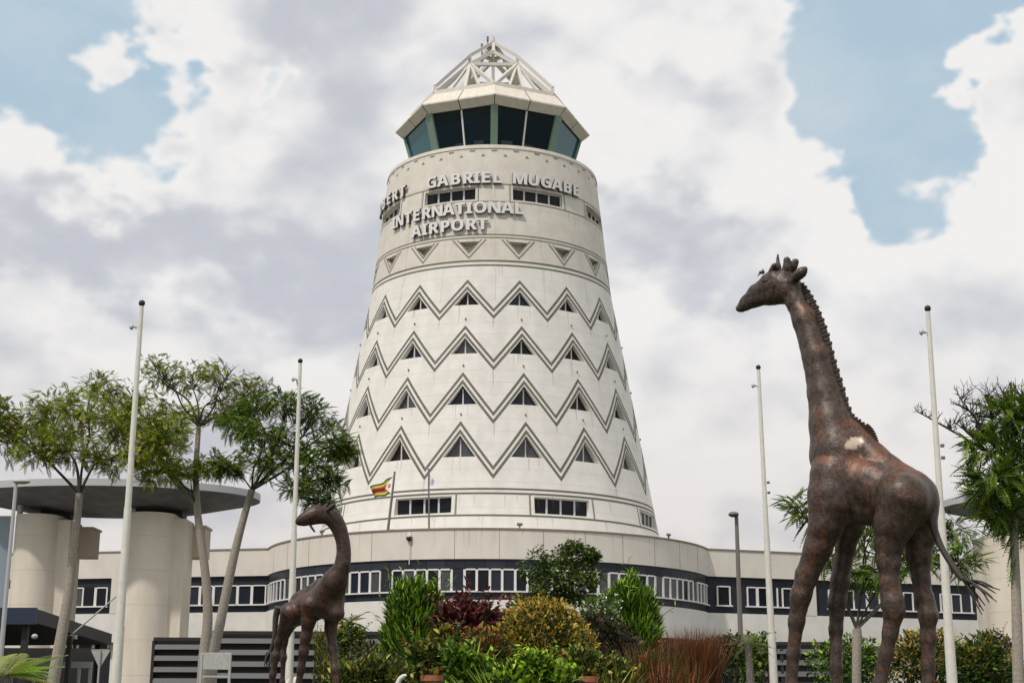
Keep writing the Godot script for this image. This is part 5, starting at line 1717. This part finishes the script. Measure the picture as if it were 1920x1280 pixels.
# ---------------------------------------------------------------- animals: one continuous surface from tapered bones
class Body:
	var A := []
	var B := []
	var ra := []
	var rb := []
	var k := 0.05
	var lump := FastNoiseLite.new()
	var amp := 0.01
	func bone(a: Vector3, b: Vector3, r0: float, r1: float) -> void:
		A.append(a); B.append(b); ra.append(r0); rb.append(r1)
	func chain(pts: Array, rr: Array) -> void:
		for i in pts.size() - 1: bone(pts[i], pts[i + 1], rr[i], rr[i + 1])
	func one(i: int, p: Vector3) -> float:
		var ab: Vector3 = B[i] - A[i]
		var t := clampf((p - A[i]).dot(ab) / maxf(ab.length_squared(), 1e-9), 0.0, 1.0)
		return p.distance_to(A[i] + ab * t) - lerpf(ra[i], rb[i], t)
	func field(p: Vector3, use: PackedInt32Array) -> float:
		var d := 1e3
		for i in use:
			var e := one(i, p)
			var h := maxf(k - absf(d - e), 0.0) / k
			d = minf(d, e) - h * h * k * 0.25
		return d + amp * lump.get_noise_3dv(p)
	func surface(cell: float) -> Array:                        # [vertices, normals, indices]
		var lo := Vector3.ONE * 1e9
		var hi := -lo
		for i in A.size():
			for q in [[A[i], ra[i]], [B[i], rb[i]]]:
				lo = lo.min(q[0] - Vector3.ONE * (q[1] + k + amp + cell)); hi = hi.max(q[0] + Vector3.ONE * (q[1] + k + amp + cell))
		var bs := cell * 4.0
		var n := Vector3i(((hi - lo) / bs).ceil())
		var half := bs * 0.8661
		var val := {}
		var cells := []
		for bx in n.x:
			for by in n.y:
				for bz in n.z:
					var c := lo + Vector3(bx + 0.5, by + 0.5, bz + 0.5) * bs
					var best := 1e3
					var ds := PackedFloat32Array()
					for i in A.size():
						var e := one(i, c)
						ds.append(e)
						best = minf(best, e)
					if best - k - amp > half or best + amp < -half - k: continue
					var use := PackedInt32Array()
					for i in A.size():
						if ds[i] < best + 2.0 * half + k: use.append(i)
					for x in 5:
						for y in 5:
							for z in 5:
								var key := Vector3i(bx * 4 + x, by * 4 + y, bz * 4 + z)
								if not val.has(key): val[key] = field(lo + Vector3(key) * cell, use)
					for x in 4:
						for y in 4:
							for z in 4: cells.append(Vector3i(bx * 4 + x, by * 4 + y, bz * 4 + z))
		var off := [Vector3i(0, 0, 0), Vector3i(1, 0, 0), Vector3i(0, 1, 0), Vector3i(1, 1, 0), Vector3i(0, 0, 1), Vector3i(1, 0, 1), Vector3i(0, 1, 1), Vector3i(1, 1, 1)]
		var edges := [[0, 1], [2, 3], [4, 5], [6, 7], [0, 2], [1, 3], [4, 6], [5, 7], [0, 4], [1, 5], [2, 6], [3, 7]]
		var id := {}
		var verts := PackedVector3Array()
		for cpos in cells:
			var s := PackedFloat32Array()
			var neg := 0
			for o in off:
				var f: float = val[cpos + o]
				s.append(f)
				if f < 0.0: neg += 1
			if neg == 0 or neg == 8: continue
			var sum := Vector3.ZERO
			var cnt := 0
			for e in edges:
				var f0 := s[e[0]]
				var f1 := s[e[1]]
				if (f0 < 0.0) != (f1 < 0.0):
					sum += Vector3(off[e[0]]).lerp(Vector3(off[e[1]]), f0 / (f0 - f1))
					cnt += 1
			id[cpos] = verts.size()
			verts.append(lo + (Vector3(cpos) + sum / cnt) * cell)
		var index := PackedInt32Array()
		var norms := PackedVector3Array()
		norms.resize(verts.size())
		var axes := [Vector3i(1, 0, 0), Vector3i(0, 1, 0), Vector3i(0, 0, 1)]
		for cpos in id:
			for ax in 3:
				var f0: float = val[cpos]
				if not val.has(cpos + axes[ax]): continue
				var f1: float = val[cpos + axes[ax]]
				if (f0 < 0.0) == (f1 < 0.0): continue
				var u: Vector3i = axes[(ax + 1) % 3]
				var w: Vector3i = axes[(ax + 2) % 3]
				if not (id.has(cpos - u) and id.has(cpos - w) and id.has(cpos - u - w)): continue
				var q := [id[cpos], id[cpos - u], id[cpos - u - w], id[cpos - w]]
				if f0 < 0.0: q = [q[3], q[2], q[1], q[0]]
				# q is clockwise seen from outside
				var nn := (verts[q[2]] - verts[q[0]]).cross(verts[q[3]] - verts[q[1]])
				for z in q: norms[z] += nn
				index.append_array(PackedInt32Array([q[0], q[1], q[2], q[0], q[2], q[3]]))
		for i in norms.size(): norms[i] = norms[i].normalized()
		return [verts, norms, index]

func sculpt(body: Body, cell: float, back_y: float, rust_seed: int, rust_gain: float, splat := Vector3.INF, sight := Vector3.ZERO, tone := Color(1.0, 0.89, 0.82)) -> ArrayMesh:
	var r := body.surface(cell)
	var verts: PackedVector3Array = r[0]
	var norms: PackedVector3Array = r[1]
	# outward normals: compare with the field once
	if verts.size() > 0:
		var all := PackedInt32Array(range(body.A.size()))
		var bad := 0
		for i in range(0, verts.size(), maxi(1, verts.size() / 60)):
			if body.field(verts[i] + norms[i] * cell, all) < body.field(verts[i] - norms[i] * cell, all): bad += 1
		if bad > 30:
			for i in norms.size(): norms[i] = -norms[i]
		var ix: PackedInt32Array = r[2]
		var vote := 0
		for i in range(0, mini(ix.size(), 900), 3):
			if (verts[ix[i + 1]] - verts[ix[i]]).cross(verts[ix[i + 2]] - verts[ix[i]]).dot(norms[ix[i]]) > 0.0: vote += 1
			else: vote -= 1
		if vote > 0:
			for i in range(0, ix.size(), 3):
				var s := ix[i + 1]
				ix[i + 1] = ix[i + 2]
				ix[i + 2] = s
			r[2] = ix
	var f := FastNoiseLite.new()
	f.seed = rust_seed
	f.frequency = 4.0
	f.fractal_octaves = 4
	var f2 := FastNoiseLite.new()
	f2.seed = rust_seed + 1
	f2.frequency = 14.0
	f2.fractal_octaves = 3
	var f3 := FastNoiseLite.new()
	f3.seed = rust_seed + 2
	f3.frequency = 32.0
	f3.fractal_octaves = 2
	var cols := PackedColorArray()
	for i in verts.size():
		var p := verts[i]
		var a := f.get_noise_3dv(p)
		var b := f2.get_noise_3dv(p)
		var fine := f3.get_noise_3dv(p)
		var c := Color(0.050, 0.037, 0.031).lerp(Color(0.074, 0.057, 0.049), smoothstep(-0.25, 0.45, b + 0.5 * fine))
		c = c.lerp(Color(0.022, 0.017, 0.0145), smoothstep(0.05, 0.5, -b - 0.3 * fine) * 0.6)
		var top := smoothstep(-0.1, 0.8, norms[i].y) * smoothstep(back_y - 0.5, back_y - 0.05, p.y) * (1.0 - smoothstep(back_y + 0.35, back_y + 0.8, p.y))
		var k := smoothstep(-0.05, 0.45, 0.8 * a + 0.5 * fine - 0.30 + rust_gain * (0.12 + 0.55 * top))
		c = c.lerp(Color(0.17, 0.072, 0.034), k * 0.8)
		var pale := smoothstep(0.22, 0.5, f.get_noise_3dv(p * 1.3 + Vector3(9, 3, 5)) + 0.5 * fine)
		c = c.lerp(Color(0.13, 0.102, 0.09), pale * 0.55)
		if splat != Vector3.INF and norms[i].dot(sight) < -0.1:
			var o := p - splat
			o -= sight * o.dot(sight)
			var e := Vector3(o.x * 0.72, (o.y - o.x * 0.25) * 1.25, o.z).length() + 0.05 * b
			c = c.lerp(Color(0.62, 0.56, 0.48), 1.0 - smoothstep(0.065, 0.085, e))
		cols.append(c * tone)
	var arr := []
	arr.resize(Mesh.ARRAY_MAX)
	arr[Mesh.ARRAY_VERTEX] = verts
	arr[Mesh.ARRAY_NORMAL] = norms
	arr[Mesh.ARRAY_COLOR] = cols
	arr[Mesh.ARRAY_INDEX] = r[2]
	var m := ArrayMesh.new()
	m.add_surface_from_arrays(Mesh.PRIMITIVE_TRIANGLES, arr)
	return m

func build_giraffes() -> void:
	var bronze := StandardMaterial3D.new()
	bronze.vertex_color_use_as_albedo = true
	bronze.roughness = 0.45
	bronze.metallic = 0.2
	var fn := FastNoiseLite.new()
	fn.frequency = 0.03
	fn.fractal_octaves = 5
	var nt := NoiseTexture2D.new()
	nt.width = 512; nt.height = 512; nt.seamless = true
	nt.noise = fn
	nt.as_normal_map = true
	nt.bump_strength = 3.2
	bronze.normal_enabled = true
	bronze.normal_texture = nt
	bronze.uv1_triplanar = true
	bronze.uv1_scale = Vector3.ONE * 2.2
	var dark_bronze := noisy(Color(0.025, 0.02, 0.018), Color(0.06, 0.045, 0.036), 0.55, Vector3(4, 4, 4), 0.03, 71, 2.0)
	# ---- the large one: faces left and away
	var D := 16.5
	var yaw := deg_to_rad(38.0)
	var fwd := Vector3(-cos(yaw), 0, -sin(yaw))
	var lat := Vector3(-sin(yaw), 0, cos(yaw))
	var mid := at(1645, 930, D)
	var foot := at(1610, 1345, D)
	var base := Vector3(mid.x, minf(foot.y, 1.5), mid.z)
	var S := D / 2727.0
	var J := func(px: float, py: float, l: float) -> Vector3:
		# where the sight line meets the upright plane at lateral distance l
		var r := cam_basis * Vector3((px - 960.0) / 2727.0, (640.0 - py) / 2727.0, -1.0)
		var o := mid + lat * l
		var t := (o - EYE).dot(lat) / r.dot(lat)
		return EYE + r * t - base
	var g := Body.new()
	g.lump.seed = 5; g.lump.frequency = 5.0; g.lump.fractal_octaves = 3
	g.amp = 0.008
	g.k = 0.055
	var neck := [[1488, 553, 19], [1510, 598, 25], [1533, 670, 29], [1547, 735, 33], [1560, 795, 43], [1574, 850, 56]]
	var hw := func(list: Array, l: float) -> void:
		var pts := []
		var rr := []
		for e in list:
			pts.append((J as Callable).call(e[0], e[1], l if e.size() < 4 else e[3]))
			rr.append(e[2] * S * (0.86 if e[1] > 1060 else 0.93 if e[1] > 980 else 1.0))
		g.chain(pts, rr)
	hw.call(neck, 0.0)
	hw.call([[1574, 850, 55], [1583, 900, 58], [1640, 912, 52], [1700, 938, 60]], 0.0)
	hw.call([[1562, 895, 44], [1566, 945, 46]], 0.17)
	hw.call([[1572, 905, 46], [1592, 960, 40]], -0.12)
	hw.call([[1600, 945, 38], [1650, 950, 38]], 0.0)
	hw.call([[1600, 808, 20], [1640, 858, 26], [1690, 900, 30]], 0.0)
	hw.call([[1694, 935, 48], [1676, 985, 38], [1668, 1020, 27], [1667, 1055, 22], [1669, 1095, 20], [1675, 1128, 22], [1677, 1146, 21], [1670, 1185, 15.5], [1662, 1225, 14], [1649, 1285, 13.5], [1642, 1325, 15], [1638, 1345, 20]], 0.24)
	hw.call([[1718, 945, 44], [1724, 1000, 33], [1723, 1040, 25], [1728, 1085, 18], [1735, 1125, 19], [1741, 1152, 20], [1741, 1195, 15], [1741, 1250, 13.5], [1741, 1310, 13.5], [1740, 1335, 19]], -0.22)
	hw.call([[1552, 930, 38], [1549, 985, 34], [1533, 1030, 27], [1513, 1080, 24], [1502, 1117, 22], [1494, 1165, 17], [1488, 1225, 13.5], [1483, 1290, 13.5], [1481, 1325, 15], [1479, 1345, 20]], 0.24)
	hw.call([[1592, 935, 40], [1592, 985, 30], [1586, 1022, 20], [1576, 1090, 20], [1570, 1130, 19], [1568, 1180, 14.5], [1569, 1250, 12.5], [1570, 1315, 13], [1569, 1340, 18]], -0.22)
	var t := thing("giraffe_statue", "large rusty bronze giraffe statue standing at the right, facing left", "statue", base)
	part("body", sculpt(g, 0.024, (J as Callable).call(1640.0, 860.0, 0.0).y, 9, 1.0, (J as Callable).call(1599.0, 831.0, 0.2), at(1599, 831, 1.0).direction_to(at(1599, 831, 9.0))), bronze, t)
	var pl := MB.new()
	pl.box(Vector3(0, 1.30 - base.y, 0) - fwd * 0.0, Vector3(2.9, 0.26, 1.5), Basis(fwd, Vector3.UP, fwd.cross(Vector3.UP)), 0.03)
	part("plinth", pl, M.paving, t)
	# head on a finer grid
	var h := Body.new()
	h.lump.seed = 6; h.lump.frequency = 14.0
	h.amp = 0.006
	h.k = 0.06
	var hc := func(list: Array, l: float) -> void:
		var pts := []
		var rr := []
		for e in list:
			pts.append((J as Callable).call(e[0], e[1], l if e.size() < 4 else e[3]))
			rr.append(e[2] * S)
		h.chain(pts, rr)
	hc.call([[1385, 578, 6], [1400, 566, 12], [1420, 551, 18.5], [1445, 538, 25], [1466, 536, 27], [1484, 542, 24]], 0.0)
	hc.call([[1392, 578, 6], [1418, 564, 9], [1446, 556, 14], [1470, 552, 18]], 0.03)
	hc.call([[1392, 578, 6], [1418, 564, 9], [1446, 556, 14], [1470, 552, 18]], -0.03)
	hc.call([[1488, 545, 19], [1494, 566, 20], [1503, 590, 21]], 0.0)
	hc.call([[1438, 522, 7], [1450, 516, 8]], 0.09)                     # brow ridges
	hc.call([[1434, 521, 6], [1446, 513, 7]], -0.09)
	hc.call([[1467, 522, 8], [1476, 500, 6], [1476, 488, 7.5]], 0.05)          # horns
	hc.call([[1474, 520, 8], [1488, 500, 6], [1492, 491, 7]], -0.06)
	hc.call([[1460, 520, 8], [1459, 500, 5], [1459, 478, 2.2]], -0.12)  # far ear, seen on edge
	hc.call([[1484, 527, 5], [1497, 516, 8.5], [1505, 509, 8], [1511, 503, 3]], 0.12)
	hc.call([[1446, 507, 4.5], [1452, 498, 5.5]], -0.03)
	part("head", sculpt(h, 0.0125, 99.0, 12, 0.15, Vector3.INF, Vector3.ZERO, Color(0.92, 0.83, 0.76)), bronze, t)
	for l in [0.135, -0.135]:
		var eb := MB.new()
		eb.ball((J as Callable).call(1438.0, 527.0, l), Vector3(0.05, 0.032, 0.04), 8, 10)
		part("eye", eb, M.black, t)
	var tuft0: Vector3 = (J as Callable).call(1431.0, 517.0, -0.07)
	var bt := MB.new()
	bt.tube([tuft0 + Vector3(0.01, -0.03, 0), tuft0 + Vector3(0, 0.03, 0)], [0.006, 0.005], 5)
	bt.ball(tuft0 + Vector3(-0.012, 0.045, 0), Vector3(0.04, 0.022, 0.02), 6, 8)
	bt.tube([tuft0 + Vector3(0.01, 0.045, 0), tuft0 + Vector3(0.0, 0.085, 0)], [0.018, 0.008], 6)
	bt.tube([tuft0 + Vector3(-0.03, 0.035, 0), tuft0 + Vector3(-0.07, -0.005, 0)], [0.012, 0.004], 6)
	part("brow_tuft", bt, dark_bronze, t)
	# serrated mane
	var mane := smooth_path([[1500, 534], [1516, 556], [1531, 586], [1546, 625], [1559, 674], [1575, 726], [1592, 778], [1613, 797], [1629, 811], [1637, 830]].map(func(e): return (J as Callable).call(e[0], e[1], 0.0)), 6)
	var outw := []
	for i in mane.size():
		var d: Vector3 = (mane[mini(i + 1, mane.size() - 1)] - mane[maxi(i - 1, 0)]).normalized()
		outw.append(d.cross(lat).normalized())
		if outw[i].y < 0 and outw[i].dot(-fwd) < 0: outw[i] = -outw[i]
	for i in range(0, mane.size() - 1):
		var p: Vector3 = mane[i].lerp(mane[i + 1], 0.5)
		var w := 0.062 if i % 2 == 0 else 0.045
		if i > mane.size() - 12: w = 0.075
		var b := MB.new()
		var dd: Vector3 = (mane[i + 1] - mane[i])
		var yb: Vector3 = outw[i]
		b.box(p + yb * w * 0.25, Vector3(0.045, w * 1.5, dd.length() * (0.8 if i % 2 == 0 else 0.98)), Basis(yb.cross(dd.normalized()), yb, dd.normalized()) * Basis(Vector3.RIGHT, 0.25), 0.008)
		part("mane_tooth", b, dark_bronze, t)
	tail(t, [[1740, 915, 15], [1744, 945, 11], [1750, 985, 8], [1766, 1026, 6], [1788, 1062, 5.5], [1806, 1086, 5]].map(func(e): return [(J as Callable).call(e[0], e[1], 0.0), e[2] * S]),
		[[1876, 1106], [1868, 1112], [1862, 1120], [1870, 1128], [1856, 1130], [1848, 1135], [1842, 1152], [1838, 1138], [1835, 1120], [1850, 1110], [1862, 1100], [1845, 1145]].map(func(e): return (J as Callable).call(e[0], e[1], rng.randf_range(-0.12, 0.12))), bronze, dark_bronze)
	# ---- the small one: body to the right and towards the viewer, head turned back to the left
	D = 15.5
	S = D / 2727.0
	yaw = deg_to_rad(42.0)
	fwd = Vector3(cos(yaw), 0, sin(yaw))
	lat = Vector3(-sin(yaw), 0, cos(yaw))
	mid = at(585, 1130, D)
	foot = at(580, 1345, D)
	base = Vector3(mid.x, minf(foot.y, 1.5), mid.z)
	var K := func(px: float, py: float, l: float) -> Vector3:
		var r := cam_basis * Vector3((px - 960.0) / 2727.0, (640.0 - py) / 2727.0, -1.0)
		var o := mid + lat * l
		var tt := (o - EYE).dot(lat) / r.dot(lat)
		return EYE + r * tt - base
	var c := Body.new()
	c.lump.seed = 15; c.lump.frequency = 8.0; c.lump.fractal_octaves = 3
	c.amp = 0.003
	c.k = 0.045
	var cw := func(list: Array, l: float) -> void:
		var pts := []
		var rr := []
		for e in list:
			pts.append((K as Callable).call(e[0], e[1], l if e.size() < 4 else e[3]))
			rr.append(e[2] * S * (0.68 if e[1] > 1160 else 0.86))
		c.chain(pts, rr)
	var head_plane := mid
	# neck curls back: its points lie across the body's plane, so they are placed by depth
	var nk := [[626, 1092, 23, 15.2], [640, 1065, 14, 15.15], [644, 1040, 11.5, 15.15], [643, 1018, 11, 15.15], [636, 992, 13, 15.15], [624, 972, 14.5, 15.15], [606, 963, 14, 15.15], [590, 964, 13.5, 15.12], [573, 971, 9.5, 15.1], [560, 978, 6, 15.1]]
	var np := []
	var nr := []
	for e in nk:
		np.append(at(e[0], e[1], e[3]) - base)
		nr.append(e[2] * S * 0.9)
	c.chain(smooth_path(np, 3), smooth_path(nr, 3))
	c.bone(at(600, 972, 15.12) - base, at(572, 980, 15.1) - base, 9 * S, 4.5 * S)
	c.bone(np[0], (K as Callable).call(612.0, 1125.0, 0.0), 23 * S, 33 * S)
	cw.call([[612, 1125, 33], [582, 1138, 31], [549, 1152, 28]], 0.0)
	cw.call([[622, 1120, 24], [630, 1150, 18]], 0.0)
	cw.call([[560, 1125, 18], [600, 1100, 16], [626, 1088, 16]], 0.0)
	cw.call([[584, 1135, 24], [578, 1165, 18], [573, 1195, 13.5], [569, 1222, 12], [564, 1255, 9.5], [558, 1290, 8.5], [553, 1325, 9], [551, 1340, 12]], 0.13)
	cw.call([[624, 1140, 22], [620, 1178, 15], [623, 1215, 11.5], [628, 1255, 10], [630, 1295, 9], [631, 1325, 9], [631, 1338, 12]], -0.13)
	cw.call([[545, 1150, 25], [532, 1178, 15], [522, 1205, 10], [518, 1228, 9], [511, 1265, 7.5], [506, 1310, 7.5], [504, 1338, 11]], 0.13)
	cw.call([[552, 1155, 22], [539, 1182, 11], [533, 1205, 7.5], [531, 1232, 7.5], [529, 1280, 6], [528, 1320, 6.5], [527, 1336, 9]], -0.12)
	var t2 := thing("giraffe_statue", "small dark bronze giraffe statue at the left looking back over its shoulder", "statue", base)
	part("body", sculpt(c, 0.0155, 99.0, 40, 1.2, Vector3.INF, Vector3.ZERO, Color(0.72, 0.54, 0.47)), bronze, t2)
	var pl2 := MB.new()
	pl2.box(Vector3(0, 1.31 - base.y, 0), Vector3(1.6, 0.26, 0.9), Basis(fwd, Vector3.UP, fwd.cross(Vector3.UP)), 0.03)
	part("plinth", pl2, M.paving, t2)
	for e in [[[584, 957, 5], [590, 951, 4], [592, 947, 4.5]], [[606, 954, 5], [612, 948, 4], [615, 944, 3]], [[596, 954, 5], [600, 948, 4], [602, 944, 4.5]]]:
		var b := MB.new()
		var pts := []
		var rr := []
		for q in e:
			pts.append(at(q[0], q[1], 15.12) - base)
			rr.append(q[2] * S)
		b.tube(pts, rr, 8)
		part("horn", b, dark_bronze, t2)
	var ear := MB.new()
	ear.tube([at(612, 957, 15.05) - base, at(622, 950, 14.98) - base, at(629, 946, 14.95) - base], [0.02, 0.036, 0.008], 8, true, 0.5)
	part("ear", ear, dark_bronze, t2)
	var tongue := MB.new()
	tongue.tube([at(578, 978, 15.1) - base, at(584, 989, 15.08) - base, at(590, 997, 15.08) - base], [0.014, 0.013, 0.01], 6)
	part("tongue", tongue, dark_bronze, t2)
	var ey := MB.new()
	ey.ball(at(588, 961, 15.05) - base, Vector3(0.018, 0.018, 0.018), 6, 8)
	part("eye", ey, M.black, t2)
	tail(t2, [[522, 1138, 7], [517, 1155, 6], [515, 1180, 5], [513, 1200, 4], [508, 1220, 4]].map(func(e): return [(K as Callable).call(e[0], e[1], 0.0), e[2] * S]),
		[[500, 1250], [505, 1258], [497, 1240], [510, 1262], [503, 1246], [495, 1250]].map(func(e): return (K as Callable).call(e[0], e[1], rng.randf_range(-0.05, 0.05))), bronze, dark_bronze)

func tail(t: Node3D, path: Array, ends: Array, m1: Material, m2: Material) -> void:
	var pts := []
	var rr := []
	for e in path:
		pts.append(e[0]); rr.append(e[1])
	var b := MB.new()
	b.tube(smooth_path(pts, 4), smooth_path(rr, 4), 8)
	part("tail", b, m2, t)
	var tip: Vector3 = pts[pts.size() - 1]
	for e in ends:
		var s := MB.new()
		var m: Vector3 = tip.lerp(e, 0.55) + Vector3(rng.randf_range(-0.03, 0.03), rng.randf_range(0.0, 0.04), rng.randf_range(-0.03, 0.03))
		s.tube(smooth_path([tip, m, e], 3), smooth_path([0.014, 0.012, 0.006], 3), 6)
		part("tail_strand", s, m2, t)
